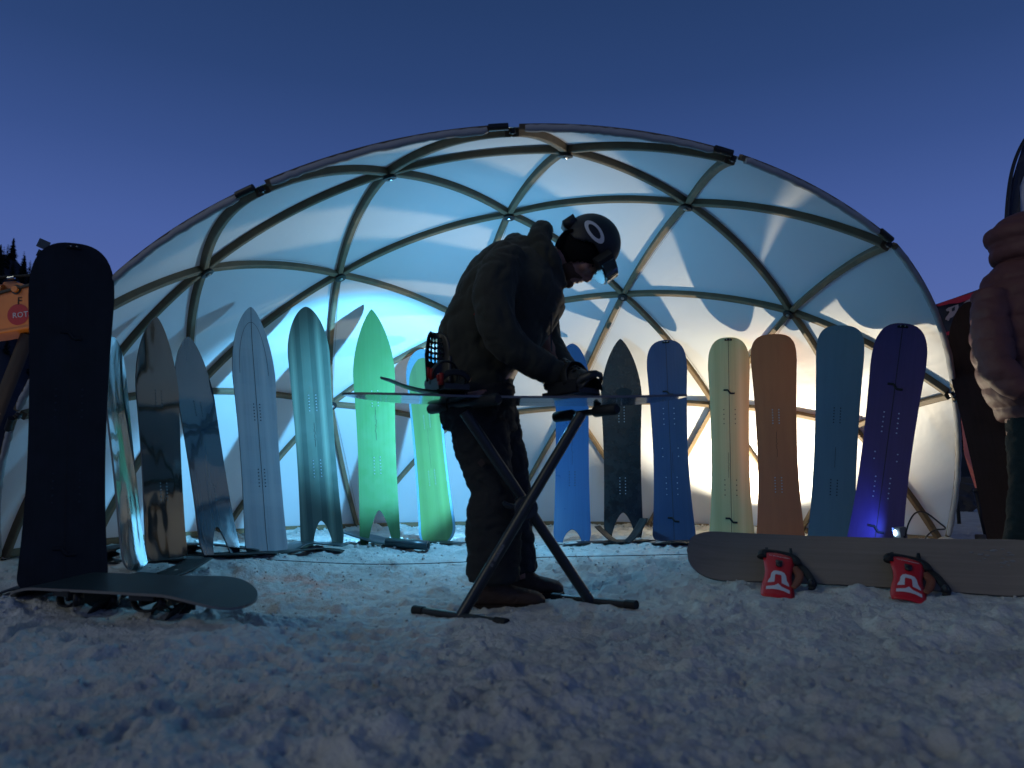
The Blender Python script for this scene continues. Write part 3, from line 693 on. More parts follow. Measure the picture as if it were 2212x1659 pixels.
snowboard('S13', 'plain grey-teal blue board without clips', veneer('veneer_slate', (.085, .15, .185), (.105, .18, .215), grain=(24, 2.0, 10), contrast=.6), .272, .238, .264, FLAT, SQ, inserts=INS(.018, .56, .24), ins_mat='hole_dark', script=(.36, .45, .002), yaw=0)
snowboard('S14', 'purple splitboard leaning beside the small lamp box', veneer('veneer_purple', (.045, .022, .10), (.055, .027, .12), stripe=8, cc=(.035, .020, .095), contrast=.4), .272, .240, .268, BLUNT, SQ, split=True, inserts=INS(.036, .52, .24, 5, .085) + [(.40, .43, 2, (-.055, .055))], yaw=0)
snowboard('S15', 'dark brown board leaning on the dome beside the person in pink', veneer('veneer_brown', (.020, .010, .009), (.03, .014, .012), rough=.5, coat=.02, spec=.2), .32, .30, .31, (.40, 2.1, 1.75), SQ, yaw=0, edge_mat=M['black'])

# ------------------------------------------------------------------ climbing skins and covers under the tails
def gz(x, y): return float(ground_z(np.array([x]), np.array([y]))[0])
def ribbon(name, label, pts, width, mtl, wdir=None, thick=.005, group='climbing skins lying under the board tails'):
    """a strip of fabric: pts = (px, py, depth, lift) along its length"""
    P = []
    for (a, b, d, lift) in pts:
        p = at(a, b, d); P.append(V((p.x, p.y, gz(p.x, p.y) + lift)))
    P = [V(p) for p in smooth_path([tuple(p) for p in P], 7)]
    mb = MB(); vs_ = []; n = len(P); m_ = 6
    for i, p in enumerate(P):
        t = (P[min(i + 1, n - 1)] - P[max(i - 1, 0)]).normalized(); s = V(wdir).normalized() if wdir else V((-t.y, t.x, 0)).normalized(); up = s.cross(t).normalized()
        for k in range(m_ + 1):
            u = k / m_ - .5; wv = .006 * mnoise.noise(V((p.x * 9, p.y * 9, u * 3 + width * 30)))
            for sg in (1, -1): vs_.append(p + s * (u * width) + up * (sg * thick / 2 + wv) + V((0, 0, thick * .6)))
    st = (m_ + 1) * 2; fs = []
    for i in range(n - 1):
        for k in range(m_):
            a = i * st + k * 2; fs += [(a, a + 2, a + st + 2, a + st), (a + 1, a + st + 1, a + st + 3, a + 3)]
        a = i * st; fs += [(a, a + st, a + st + 1, a + 1), (a + m_ * 2, a + m_ * 2 + 1, a + st + m_ * 2 + 1, a + st + m_ * 2)]
    for i in (0, n - 1):
        for k in range(m_): a = i * st + k * 2; fs.append((a, a + 1, a + 3, a + 2))
    mb.add(vs_, fs); o = mb.build(name, mtl, None, sharp=None); return setp(o, label, 'climbing skin', group)
SK = M['skin_strip']; TK = M['skin_teal']
ribbon('climbing_skin', 'black skin strip looped up at one end under the black gloss board', [(430, 1216, 3.75, .004), (330, 1214, 3.72, .006), (245, 1208, 3.7, .01), (222, 1200, 3.7, .045), (235, 1188, 3.74, .072), (300, 1192, 3.85, .07), (400, 1196, 3.92, .06)], .15, SK)
ribbon('climbing_skin', 'black skin strip with a rolled end under the slate-blue swallowtail', [(600, 1207, 4.0, .004), (500, 1210, 3.95, .008), (425, 1208, 3.93, .008), (402, 1198, 3.93, .035), (412, 1186, 3.96, .058), (470, 1188, 4.05, .055), (560, 1193, 4.12, .03)], .16, SK)
ribbon('climbing_skin', 'flat brown-black strip reaching out from the edge-on gloss board', [(290, 1240, 3.35, .004), (350, 1237, 3.36, .012), (400, 1226, 3.5, .018), (432, 1217, 3.62, .03)], .13, SK)
ribbon('climbing_skin', 'dark strip on the snow beside the foot of the big navy splitboard', [(-20, 1305, 2.95, .006), (30, 1296, 2.98, .014), (90, 1288, 3.02, .01), (180, 1286, 3.05, .006)], .16, SK)
ribbon('climbing_skin', 'crumpled dark teal strip under the striped swallowtail', [(605, 1203, 4.3, .006), (650, 1200, 4.45, .03), (690, 1196, 4.5, .012), (745, 1196, 4.5, .02)], .15, TK)
ribbon('climbing_skin', 'thin dark strip trailing in front of the pale grey board', [(560, 1212, 4.0, .006), (620, 1209, 4.1, .012), (690, 1200, 4.35, .01), (740, 1201, 4.35, .006)], .09, SK)
ribbon('climbing_skin', 'dark teal flap spread behind the bright green swallowtail', [(752, 1186, 4.9, .07), (790, 1186, 4.85, .05), (850, 1190, 4.7, .02), (900, 1192, 4.68, .02)], .20, TK)
ribbon('climbing_skin', 'dark strip by the foot of the blue-bordered green board', [(925, 1190, 4.95, .02), (960, 1190, 4.9, .014), (1000, 1192, 4.85, .006)], .16, SK)
ribbon('climbing_skin', 'long flat black strip under the blue and black swallowtails', [(1195, 1180, 5.1, .006), (1260, 1180, 5.1, .014), (1330, 1181, 5.12, .006), (1400, 1178, 5.2, .01)], .20, SK)
ribbon('climbing_skin', 'pointed black flap standing up left of the black swallowtail notch', [(1345, 1182, 5.05, .004), (1320, 1176, 5.08, .03), (1300, 1160, 5.12, .085), (1291, 1150, 5.14, .115)], .10, SK, wdir=(.5, .86, 0))
ribbon('climbing_skin', 'rounded black flap standing up right of the black swallowtail notch', [(1350, 1182, 5.05, .004), (1368, 1172, 5.08, .04), (1380, 1150, 5.12, .10), (1392, 1136, 5.16, .155)], .085, SK, wdir=(-.5, .86, 0))
ribbon('climbing_skin', 'flat black strip under the navy blue splitboard', [(1403, 1185, 5.05, .006), (1450, 1186, 5.0, .012), (1510, 1182, 5.05, .02)], .20, SK)
def roll(label, a, b, r, depth, mtl):
    p, q = at(*a, depth), at(*b, depth - .05); p.z = gz(p.x, p.y) + r * .9; q.z = gz(q.x, q.y) + r * .9
    mb = MB(); n = 40; ax = (q - p).normalized(); up = V((0, 0, 1)); s = ax.cross(up).normalized(); vs_ = []
    for i in range(n + 1):
        an = i / n * 2.6 * 2 * math.pi; rr = r * (1 - .30 * i / n); c = s * (rr * math.cos(an)) + up * (rr * math.sin(an) * .75); vs_ += [p + c, q + c]
    mb.add(vs_, [(2 * i, 2 * i + 1, 2 * i + 3, 2 * i + 2) for i in range(n)]); o = mb.build('rolled_skin', mtl, None, sharp=None)
    sm = o.modifiers.new('t', 'SOLIDIFY'); sm.thickness = .004
    return setp(o, label, 'climbing skin', 'rolled skins by the board tails')
roll('shiny dark teal rolled skin in front of the bright green swallowtail', (835, 1194), (925, 1193), .040, 4.6, TK)

# ------------------------------------------------------------------ lamps standing in the dome
def emit(name, col, s):
    m = bpy.data.materials.new(name); m.use_nodes = True; n = m.node_tree; n.nodes.clear(); e = n.nodes.new('ShaderNodeEmission'); o = n.nodes.new('ShaderNodeOutputMaterial')
    e.inputs[0].default_value = (*col, 1); e.inputs[1].default_value = s; n.links.new(e.outputs[0], o.inputs[0]); return m
def work_lamp(label, loc, aim, col, power, glow, cone=150, size=.035, blend=.35, area=False, fill_power=0):
    loc = V(loc); loc.z = gz(loc.x, loc.y) + loc.z
    root = thing('work_lamp', label, 'lamp', (loc.x, loc.y, gz(loc.x, loc.y)))
    d = V(aim).normalized(); q = d.to_track_quat('Z', 'Y').to_matrix().to_4x4(); Mx = Matrix.Translation(loc) @ q
    mb = MB(); mb.box((0, 0, -.02), (.055, .045, .018)); o = mb.build('housing', M['black'], None, smooth=False); o.data.transform(Mx); world_part(o, root)
    mb = MB(); mb.box((0, 0, .0), (.048, .038, .0015)); o = mb.build('led_panel', emit(label[:10] + '_led', col, glow), None, smooth=False); o.data.transform(Mx); world_part(o, root)
    g0 = gz(loc.x, loc.y); mb = MB()
    for s in (-1, 1):
        a = Mx @ V((.06 * s, 0, -.02))
        if loc.z - g0 < .5: mb.tube([a, (a.x, a.y, g0 + .004), (a.x, a.y - .05, g0 + .004)], .005, 8)
        else: mb.tube([a, a + (Mx @ V((0, 0, -.06)) - a) * 1.0 + V((0, 0, -.05))], .005, 8)
    if loc.z - g0 > .5:
        top = Mx @ V((0, 0, -.06)) + V((0, 0, -.05)); mb.tube([top, (top.x, top.y, g0 + .10)], .010, 10)
        for k in range(3):
            an = 2.1 * k + .5; mb.tube([(top.x, top.y, g0 + .22), (top.x + .16 * math.cos(an), top.y + .16 * math.sin(an), gz(top.x + .16 * math.cos(an), top.y + .16 * math.sin(an)))], .007, 8)
    world_part(mb.build('bracket', M['metal'], None), root)
    l = bpy.data.lights.new('lamp_light', 'AREA' if area else 'SPOT'); l.energy = power; l.color = col
    if area: l.shape = 'DISK'; l.size = size * 2
    else: l.spot_size = math.radians(cone); l.spot_blend = blend; l.shadow_soft_size = size
    lo = bpy.data.objects.new('lamp_light', l); COL.objects.link(lo); lo.matrix_world = Matrix.Translation(loc + d * .03) @ (-d).to_track_quat('Z', 'Y').to_matrix().to_4x4(); world_part2(lo, root)
    if fill_power:      # extra point light added at the lamp to turn the ceiling bluer
        l2 = bpy.data.lights.new('lamp_fill', 'POINT'); l2.energy = fill_power; l2.color = col; l2.shadow_soft_size = .05
        l3 = bpy.data.objects.new('lamp_fill', l2); COL.objects.link(l3); l3.matrix_world = Matrix.Translation(loc + d * .05 + V((0, 0, .03))); world_part2(l3, root)
    return root
def world_part2(o, parent):
    mw = o.matrix_world.copy(); o.parent = parent; o.matrix_parent_inverse = Matrix.Translation(-V(parent.location)); o.matrix_basis = mw
work_lamp('cold blue-white work lamp on a slim stand behind the man', (-.06, 4.46, 1.00), (-.66, .75, -.15), (.16, .57, 1.0), 430, 30, cone=90, size=.016, blend=.35, fill_power=50)
work_lamp('warm white work lamp hidden behind the standing boards', (1.78, 5.98, .09), (.02, -.10, 1.0), (1.0, .86, .62), 225, 40, cone=158, size=.02, blend=.45)
# ------------------------------------------------------------------ bindings
def perforated(w0, w1, w2, H, nx, ny, holes, curve, rad=.36):
    """plate in local x (width) / z (height), bent forward at the sides; holes(i,j) -> True for an open cell"""
    mb = MB()
    def S(u, v):      # u -1..1, v 0..1
        w = (w0 + (w1 - w0) * min(1, v * 2) if v < .5 else w1 + (w2 - w1) * (v - .5) * 2)
        top = 1 - (max(0, v - .72) / .28) ** 2.6 * .42 if v > .72 else 1
        x = u * w * top; return V((x, curve * (u * top) ** 2, v * H))
    for i in range(nx):
        for j in range(ny):
            u0, u1 = -1 + 2 * i / nx, -1 + 2 * (i + 1) / nx; v0, v1 = j / ny, (j + 1) / ny; um, vm = (u0 + u1) / 2, (v0 + v1) / 2
            ring = [(u0, v0), (um, v0), (u1, v0), (u1, vm), (u1, v1), (um, v1), (u0, v1), (u0, vm)]
            if holes(i, j):
                du, dv = (u1 - u0) / 2 * rad * 2, (v1 - v0) / 2 * rad * 2
                inner = [(um + du * math.cos(a), vm + dv * math.sin(a)) for a in [math.radians(225 + 45 * k) for k in range(8)]]
                mb.add([S(*p) for p in ring] + [S(*p) for p in inner], [(k, (k + 1) % 8, 8 + (k + 1) % 8, 8 + k) for k in range(8)])
            else: mb.add([S(*p) for p in ring], [tuple(range(8))])
    return mb
def solid(o, t):
    m = o.modifiers.new('t', 'SOLIDIFY'); m.thickness = t; m.offset = 0; return o
def binding(root, Mx, lean=0, hb_mat=None, hb=True, accent=None, fold=None, strap_lift=1.0, holes=True):
    """Mx: binding frame in root coordinates; y = toes, z = up from the board"""
    mb = MB(); mb.box((0, .0, .012), (.050, .125, .010)); mb.box((-.052, -.02, .030), (.007, .095, .024)); mb.box((.052, -.02, .030), (.007, .095, .024))
    mb.tube([(-.052, -.10, .035), (-.050, -.135, .055), (-.028, -.165, .068), (0, -.172, .072), (.028, -.165, .068), (.050, -.135, .055), (.052, -.10, .035)], [(.006, .016)] * 7, 8)
    b = mb.build('binding', M['black'], root, sharp=.6); b.matrix_local = Mx
    if hb:
        p = perforated(.052, .058, .042, .23, 6, 10, (lambda i, j: j > 3 and 0 < i < 5 and j < 9) if holes else (lambda i, j: False), .05)
        o = solid(p.build('highback', hb_mat or M['black'], b, sharp=None), .005)
        o.matrix_local = Matrix.Translation((0, -.165, .055)) @ Matrix.Rotation(lean if fold is None else fold, 4, 'X')
    for nm, y, h, w in (('ankle_strap', -.045, .125, .030), ('toe_strap', .085, .065, .020)):
        h *= strap_lift; pts = [(-.055, y, .04), (-.056, y + .012, h * .7), (-.030, y + .02, h), (0, y + .022, h * 1.07), (.030, y + .02, h), (.056, y + .012, h * .7), (.055, y, .04)]
        s = MB(); s.tube([V(q) for q in smooth_path(pts, 4)], [(.005, w / 1.5)] * 25, 10, up=(0, 1, 0)); so = s.build(nm, M['rubber'], b, sharp=None)
        s = MB(); s.box((.058, y + .010, h * .62), (.007, .016, .022)); s.tube([(.066, y + .01, h * .50), (.070, y + .01, h * .85)], .006, 8); s.build('buckle', accent or M['black'], so, sharp=.5)
    return b

# board lying base-up on its bindings at the left
M['base_dark'] = mat('dark_board_base', (.012, .018, .022), .45, .30, coat=.0, var=((.018, .026, .030), (8, 1.5, 1), .6))
def lying_board():
    g = at(62, 1282, 2.92); t = at(528, 1303, 2.50); g.z += .055; t.z += .050; L = (t - g).length
    Y = (t - g).normalized(); up = V((-.02, -.10, 1)); Z = -(up - Y * up.dot(Y)).normalized(); X = Y.cross(Z)
    root = bpy.data.objects.new('snowboard', None); COL.objects.link(root)
    root.matrix_world = Matrix(((X.x, Y.x, Z.x, g.x), (X.y, Y.y, Z.y, g.y), (X.z, Y.z, Z.z, g.z), (0, 0, 0, 1)))
    setp(root, 'dark board lying base up on its own bindings on the snow', 'snowboard')
    rows = board_outline(L, .275, .250, .262, (.20, 2.6, 2.4), (.16, 2.6, 2.4)); deck, edge, zf = board_mesh(rows, L, (.06, .055), nose_len=.24, tail_len=.22)
    deck.build('deck', M['base_dark'], root, sharp=None); edge.build('edge', mat('worn_edge', (.16, .15, .14), .5), root, sharp=None)
    for y, a in ((.34 * L, 8), (.68 * L, -6)):
        mx = Matrix.Translation((0, y, .004)) @ Matrix.Rotation(math.radians(90 + a), 4, 'Z')
        binding(root, mx, fold=math.radians(-72), strap_lift=.85, accent=M['black'])
lying_board()

# grey board propped on its edge with two red bindings
M['greywood'] = veneer('veneer_grey', (.22, .18, .145), (.15, .125, .10), grain=(60, 1.2, 30), contrast=.6, rough=.5, coat=.1)
def red_board():
    hl, hr = at(1560, 1253, 3.40), at(2212, 1286, 3.05); Y = (hr - hl).normalized(); e = V((0, .66, .75)); e = (e - Y * e.dot(Y)).normalized(); X = -e; Z = X.cross(Y)
    L = 1.50; g = hl - Y * .155 + e * .125
    root = bpy.data.objects.new('snowboard', None); COL.objects.link(root)
    root.matrix_world = Matrix(((X.x, Y.x, Z.x, g.x), (X.y, Y.y, Z.y, g.y), (X.z, Y.z, Z.z, g.z), (0, 0, 0, 1)))
    setp(root, 'grey wooden board propped on its edge with two bright red bindings', 'snowboard')
    rows = board_outline(L, .272, .246, .262, (.26, 2.3, 2.1), (.17, 2.5, 2.3)); deck, edge, zf = board_mesh(rows, L, (.06, .035))
    deck.build('deck', M['greywood'], root, sharp=None); edge.build('edge', M['edge'], root, sharp=None)
    mb = MB(); rs = random.Random(3); pts = [V((.01 + rs.uniform(-.004, .004), .50 * L + .012 * i * 1.1, .0056)) for i in range(22)]; vs_ = []
    for p in pts: vs_ += [p - V((.0014, 0, 0)), p + V((.0014, 0, 0))]
    mb.add(vs_, [(2 * i, 2 * i + 1, 2 * i + 3, 2 * i + 2) for i in range(21)]); mb.build('signature', M['ink'], root)
    # frosty scuffs are thin crusts of snow on the top sheet
    mb = MB(); rs = random.Random(5)
    for c in ((-.05, .86 * L), (-.07, .80 * L), (.03, .93 * L)):
        for k in range(12):
            x, y = c[0] + rs.gauss(0, .022), c[1] + rs.gauss(0, .045); r = rs.uniform(.003, .009)
            if abs(x) < .10: mb.ell((x, y, zf(y) + .005), (r * .6, r * 1.6, .0016), None, 7, 4)
    o = mb.build('snow_crust', mat('old_frost', (.20, .20, .20), .8), root, sharp=None); o['kind'] = 'stuff'
    inv = root.matrix_world.inverted()
    for n_, (A, B) in enumerate(((at(1683, 1197, 3.33), at(1680, 1291, 3.10)), (at(1960, 1207, 3.19), at(1965, 1297, 2.97)))):
        d = (B - A); H = d.length; d.normalize(); xx = V((1, 0, 0)); xx = (xx - d * xx.dot(d)).normalized(); nn = xx.cross(d)   # nn toward viewer?
        if nn.y > 0: nn = -nn
        F = Matrix(((xx.x, nn.x, d.x, A.x), (xx.y, nn.y, d.y, A.y), (xx.z, nn.z, d.z, A.z), (0, 0, 0, 1)))
        # base plate and heel loop on the board
        yb = (inv @ A).y
        mb = MB(); mb.box((.050, yb, .016), (.050, .046, .010)); mb.box((.030, yb - .05, .028), (.055, .006, .018)); mb.box((.030, yb + .05, .028), (.055, .006, .018))
        bd = mb.build('binding', M['black'], root, sharp=.6)
        Fl = inv @ F
        def S(u, v):
            w = .066 - .014 * math.exp(-((v - .45) / .26) ** 2) ; rr = 1 - .10 * (max(0, v - .9) / .1) ** 2
            return Fl @ V((u * w * rr, -.012 * u * u, v * H))
        nu, nv = 8, 16; vs_ = [S(-1 + 2 * i / nu, j / nv) for j in range(nv + 1) for i in range(nu + 1)]
        fs = [(j * (nu + 1) + i, j * (nu + 1) + i + 1, (j + 1) * (nu + 1) + i + 1, (j + 1) * (nu + 1) + i) for j in range(nv) for i in range(nu)]
        hb = solid(mesh('highback', vs_, fs, M['red'], bd), .007); setp(hb, 'red highback with white arch emblem')
        def flat(name, pts, mtl, lift=.0048):
            bm = bmesh.new(); q = [bm.verts.new(S((x - 350) / 250, (y - 120) / 790) + (Fl.to_3x3() @ V((0, lift, 0)))) for x, y in pts]
            f = bm.faces.new(q); bmesh.ops.triangulate(bm, faces=[f]); me = bpy.data.meshes.new(name); bm.to_mesh(me); bm.free(); return link(name, me, mtl, hb, False)
        flat('emblem_arch', [(178, 680), (182, 640), (208, 590), (212, 510), (250, 465), (300, 455), (400, 455), (460, 465), (495, 510), (500, 590), (530, 640), (530, 680), (405, 662), (405, 535), (390, 522), (300, 522), (285, 535), (285, 662)], M['white_print'])
        flat('emblem_bar', [(168, 802), (170, 745), (295, 722), (347, 680), (400, 722), (530, 742), (527, 802), (440, 791), (350, 787), (260, 791)], M['white_print'])
        Tm = Fl @ Matrix(((-1, 0, 0, 0), (0, 0, 1, .0048), (0, 1, 0, H * .085), (0, 0, 0, 1)))
        o = textmesh('lettering', 'UNION BINDING CO', .0088, M['white_print'], None, Tm, .0003); o.parent = hb
        mb = MB(); k = [(-.014, .20), (.014, .20), (.012, .30), (.006, .33), (-.006, .33), (-.012, .30)]; vs_ = [Fl @ V((x, l, H * v)) for l in (.0, .012) for x, v in k]
        mb.add(vs_, [tuple(range(6)), tuple(range(11, 5, -1))] + [(i, (i + 1) % 6, 6 + (i + 1) % 6, 6 + i) for i in range(6)]); mb.build('lever', M['black'], hb, sharp=.5)
        # padded ankle strap arching over the top and the hanging ladder side
        pts = [Fl @ V(q) for q in ((-.070, -.008, .035), (-.066, -.012, -.004), (-.045, -.014, -.018), (0, -.015, -.024), (.045, -.014, -.020), (.068, -.012, -.004), (.080, -.01, .035))]
        mb = MB(); mb.tube([V(q) for q in smooth_path([tuple(p) for p in pts], 4)], [(.020, .012)] * 25, 10); st = mb.build('ankle_strap', M['rubber'], bd, sharp=None)
        pts = [Fl @ V(q) for q in ((.070, -.02, .01), (.105, -.015, .055), (.125, -.01, .105), (.138, -.006, .15), (.130, .0, .19))]
        mb = MB(); mb.tube([V(q) for q in smooth_path([tuple(p) for p in pts], 4)], [(.016, .007)] * 17, 8); lad = mb.build('ladder_strap', M['rubber'], bd, sharp=None)
        mb = MB(); mb.ell(Fl @ V((.128, .004, .165)), (.020, .014, .024)); mb.build('buckle', M['black'], lad, sharp=.6)
        pts = [Fl @ V(q) for q in ((.062, -.012, .06), (.085, -.012, .10), (.075, -.01, .16), (.056, -.008, .20))]
        mb = MB(); mb.tube([V(q) for q in smooth_path([tuple(p) for p in pts], 4)], [(.018, .006)] * 13, 8); mb.build('side_wing', mat('dark_orange', (.16, .045, .018), .6), bd, sharp=None)
red_board()

# ------------------------------------------------------------------ folding work stand
def stand():
    o0 = at(1136, 1097, 2.95); root = thing('work_stand', 'black folding X-leg stand holding a board in front of the man', 'work stand', (o0.x, o0.y, gz(o0.x, o0.y)))
    def part(nm, pts, r, m=None, seg=14, parent=None):
        mb = MB(); mb.tube([V(p) for p in pts], r, seg); o = mb.build(nm, m or M['stand'], None); world_part(o, root); return o
    tl, tr = at(1003, 890, 2.93), at(1254, 896, 2.96); bl, br = at(995, 1332, 2.86), at(1277, 1303, 3.10)
    part('leg', [tl, br], .0215); part('leg', [tr + V((0, -.03, 0)), bl], .0215)
    c = at(1136, 1097, 2.95)
    mb = MB(); mb.tube([c + V((0, .035, 0)), c + V((0, .03, 0)), c + V((0, -.045, 0)), c + V((0, -.05, 0))], [.040, .046, .046, .040], 22); mb.tube([c + V((0, -.05, 0)), c + V((0, -.06, 0))], [.016, .014], 10)
    world_part(mb.build('pivot', M['stand'], None, sharp=.5), root)
    mb = MB(); k0 = c + V((-.03, -.03, .0)); mb.tube([k0, k0 + V((-.045, -.01, .012)), k0 + V((-.058, -.012, .024))], [.010, .012, .007], 8); world_part(mb.build('locking_lever', M['stand'], None), root)
    for a, b in (((930, 884, 3.26), (1075, 862, 2.80)), ((1200, 901, 3.14), (1332, 883, 2.84))):
        p, q = at(*a), at(*b); d = (q - p); part('top_bar', [p, q], .013)
        part('foam_pad', [p - d * .01, p + d * .01, p + d * .30, p + d * .32], [.016, .0225, .0225, .018], M['rubber']); part('foam_pad', [p + d * .66, p + d * .68, p + d * .99, p + d * 1.01], [.018, .0225, .0225, .016], M['rubber'])
    for a, b in (((898, 1318, 3.0), (1091, 1347, 2.72)), ((1198, 1290, 3.24), (1371, 1307, 2.96))):
        p, q = at(*a), at(*b); d = q - p; part('foot_bar', [p, q], .015)
        part('end_cap', [p - d * .02, p + d * .10], .0185, M['rubber']); part('end_cap', [q - d * .10, q + d * .02], .0185, M['rubber'])
    # worn lettering along the lower leg
    d = (tr + V((0, -.03, 0)) - bl); dn = d.normalized(); nrm = V((0, -1, 0)); nrm = (nrm - dn * nrm.dot(dn)).normalized(); yv = nrm.cross(dn); R_ = Matrix((dn, yv, nrm)).transposed()
    wp_ = mat('worn_grey_print', (.13, .14, .15), .7, var=((.03, .032, .035), (160, 160, 160), .35))
    for f0, hl in ((.318, .022), (.285, .019), (.245, .006)):
        mb = MB(); mb.box(bl + d * f0 + nrm * .0212, (hl, .006, .0012), R_); world_part(mb.build('worn_print', wp_, None, smooth=False), root)
stand()

# splitboard halves on the stand, bindings up
M['gloss_base'] = mat('gloss_dark_base', (.02, .035, .04), .16, .5, coat=.6)
def bench_board():
    root = bpy.data.objects.new('snowboard', None); COL.objects.link(root)
    g = at(738, 858, 3.0); t = at(1484, 866, 3.02); L = (t - g).length; Y = (t - g).normalized(); Z = V((0, .02, 1)); Z = (Z - Y * Z.dot(Y)).normalized(); X = Y.cross(Z)
    root.matrix_world = Matrix(((X.x, Y.x, Z.x, g.x), (X.y, Y.y, Z.y, g.y), (X.z, Y.z, Z.z, g.z + .004), (0, 0, 0, 1)))
    setp(root, 'glossy dark splitboard lying on the work stand, bindings up', 'snowboard')
    for sd in (1, -1):        # two halves with a small gap
        rows = board_outline(L, .27, .25, .262, (.34, 2.0, 1.6), (.30, 2.0, 1.7))
        deck, edge = MB(), MB()
        d_, e_, zf = board_mesh(rows, L, (.016, .006) if sd > 0 else (.018, .010), nose_len=.3, tail_len=.26, camber=-.012)
        nv = len(d_.v) // 2
        def half(mb):
            keep = [f for f in mb.f if all(sd * mb.v[i].x > -1e-6 for i in f)]; used = sorted({i for f in keep for i in f}); mp = {i: k for k, i in enumerate(used)}
            o = MB(); o.add([mb.v[i] + V((sd * .002, 0, 0)) for i in used], [tuple(mp[i] for i in f) for f in keep]); return o
        hb = half(d_).build('board_half', M['gloss_base'], root, sharp=None); half(e_).build('edge', M['edge'], hb, sharp=None)
        if sd > 0: hb['label'] = 'near half of the splitboard'
    # upturned tip of a loose half showing above the deck
    mb = MB(); pts = [(.03, .16, .072), (.03, .20, .060), (.03, .27, .034), (.03, .36, .016), (.03, .50, .008)]
    sp = [V(p) for p in smooth_path(pts, 6)]; mb.tube(sp, [(.02 + .055 * min(1, i / 8), .005) for i in range(len(sp))], 12, up=(0, 0, 1)); mb.build('upturned_tip', mat('brown_base', (.07, .035, .02), .4), root)
    inv = root.matrix_world.inverted()
    p1 = (inv @ at(968, 845, 3.0)).y; p2 = (inv @ at(1232, 848, 3.0)).y
    b1 = binding(root, Matrix.Translation((.055, p1, .008)) @ Matrix.Rotation(math.radians(-68), 4, 'Z'), lean=math.radians(6), accent=M['red_mark'])
    b2 = binding(root, Matrix.Translation((0, p2, .008)) @ Matrix.Rotation(math.radians(122), 4, 'Z'), fold=math.radians(-62), accent=M['black'])
bench_board()
# ------------------------------------------------------------------ people
def mp(x, y, dy=0.0, D=MAN_D): return at(x, y, D + dy)
def loft(secs, D, n=6, seg=28, pw=2.3):
    """secs: (back px, front px, half width m, dy) -> closed skin; profile plane at depth D"""
    S = smooth_path([(a[0], a[1], b[0], b[1], w, dy) for a, b, w, dy in secs], n); mb = MB(); vs_ = []
    for s in S:
        A = at(s[0], s[1], D + s[5]); B = at(s[2], s[3], D + s[5]); c = (A + B) / 2; a = (B - A) / 2
        for k in range(seg):
            t = 2 * math.pi * k / seg; cx, sy = math.cos(t), math.sin(t)
            cx = math.copysign(abs(cx) ** (2 / pw), cx); sy = math.copysign(abs(sy) ** (2 / pw), sy)
            vs_.append(c + a * cx + V((0, 1, 0)) * (s[4] * sy))
    n_ = len(S); fs = [(i * seg + k, i * seg + (k + 1) % seg, (i + 1) * seg + (k + 1) % seg, (i + 1) * seg + k) for i in range(n_ - 1) for k in range(seg)]
    fs += [tuple(range(seg - 1, -1, -1)), tuple((n_ - 1) * seg + k for k in range(seg))]
    return mb.add(vs_, fs)
def limb(mb, pts, D, n=5, seg=18):
    S = smooth_path([(*tuple(at(x, y, D + dy)), r) for x, y, dy, r in pts], n); mb.tube([V(s[:3]) for s in S], [float(s[3]) for s in S], seg); return mb
def wrinkle(f, amp, stretch=(1, 1, 1), ridge=True):
    st = V(stretch)
    def d(co, n_):
        p = V((co.x * st.x, co.y * st.y, co.z * st.z)) * f
        a = mnoise.fractal(p, 1.0, 2.0, 3); b = mnoise.noise(p * .45 + V((3, 7, 1)))
        return amp * ((1 - 2.2 * abs(a)) * .6 + b * .7) if ridge else amp * (a + b)
    return d
def folds(f, amp, st):
    """creased cloth: soft puffs between narrow pinched valleys"""
    def d(co, n_):
        p = V((co.x * st[0], co.y * st[1], co.z * st[2])) * f; w = V((mnoise.noise(p * .7), mnoise.noise(p * .7 + V((5, 1, 2))), mnoise.noise(p * .7 + V((1, 8, 3))))) * .8
        a = abs(mnoise.noise(p + w)); return amp * (min(a * 2.2, .6) - .33) + amp * .35 * mnoise.noise(p * .5 + V((9, 2, 4)))
    return d
feet = at(1100, 1316, MAN_D)
man = thing('person', 'person in dark olive jacket and helmet bending over a board on a stand', 'person', (feet.x, MAN_D, gz(feet.x, MAN_D)))
# head frame: forward / side / up of the tilted head
HC = mp(1276, 526); fw = V((.557, 0, -.83)).normalized(); upv = V((.83, 0, .557)).normalized(); sd = upv.cross(fw)
HM = Matrix(((fw.x, sd.x, upv.x, HC.x), (fw.y, sd.y, upv.y, HC.y), (fw.z, sd.z, upv.z, HC.z), (0, 0, 0, 1)))
def hp(f, s, d): return HM @ V((f, s, -d))
R3 = HM.to_3x3()
b = MB()
b.ell(hp(0, 0, 0), (.098, .077, .105), R3); b.ell(hp(.055, 0, .075), (.060, .060, .085), R3); b.ell(hp(.048, 0, .145), (.058, .052, .050), R3)
b.ell(hp(.092, 0, .180), (.024, .024, .024), R3); b.ell(hp(.078, 0, .160), (.034, .036, .032), R3)
b.ell(hp(.083, 0, .042), (.024, .052, .016), R3); b.ell(hp(.080, .038, .092), (.026, .024, .026), R3); b.ell(hp(.080, -.038, .092), (.026, .024, .026), R3)
b.tube([hp(.098, 0, .048), hp(.113, 0, .072), hp(.128, 0, .098), hp(.130, 0, .108), hp(.110, 0, .118)], [.010, .012, .0145, .014, .010], 10)
b.ell(hp(.116, .011, .112), (.010, .009, .008), R3); b.ell(hp(.116, -.011, .112), (.010, .009, .008), R3)
b.ell(hp(.112, 0, .132), (.014, .025, .009), R3); b.ell(hp(.108, 0, .147), (.013, .022, .009), R3); b.ell(hp(.100, 0, .125), (.018, .03, .014), R3)
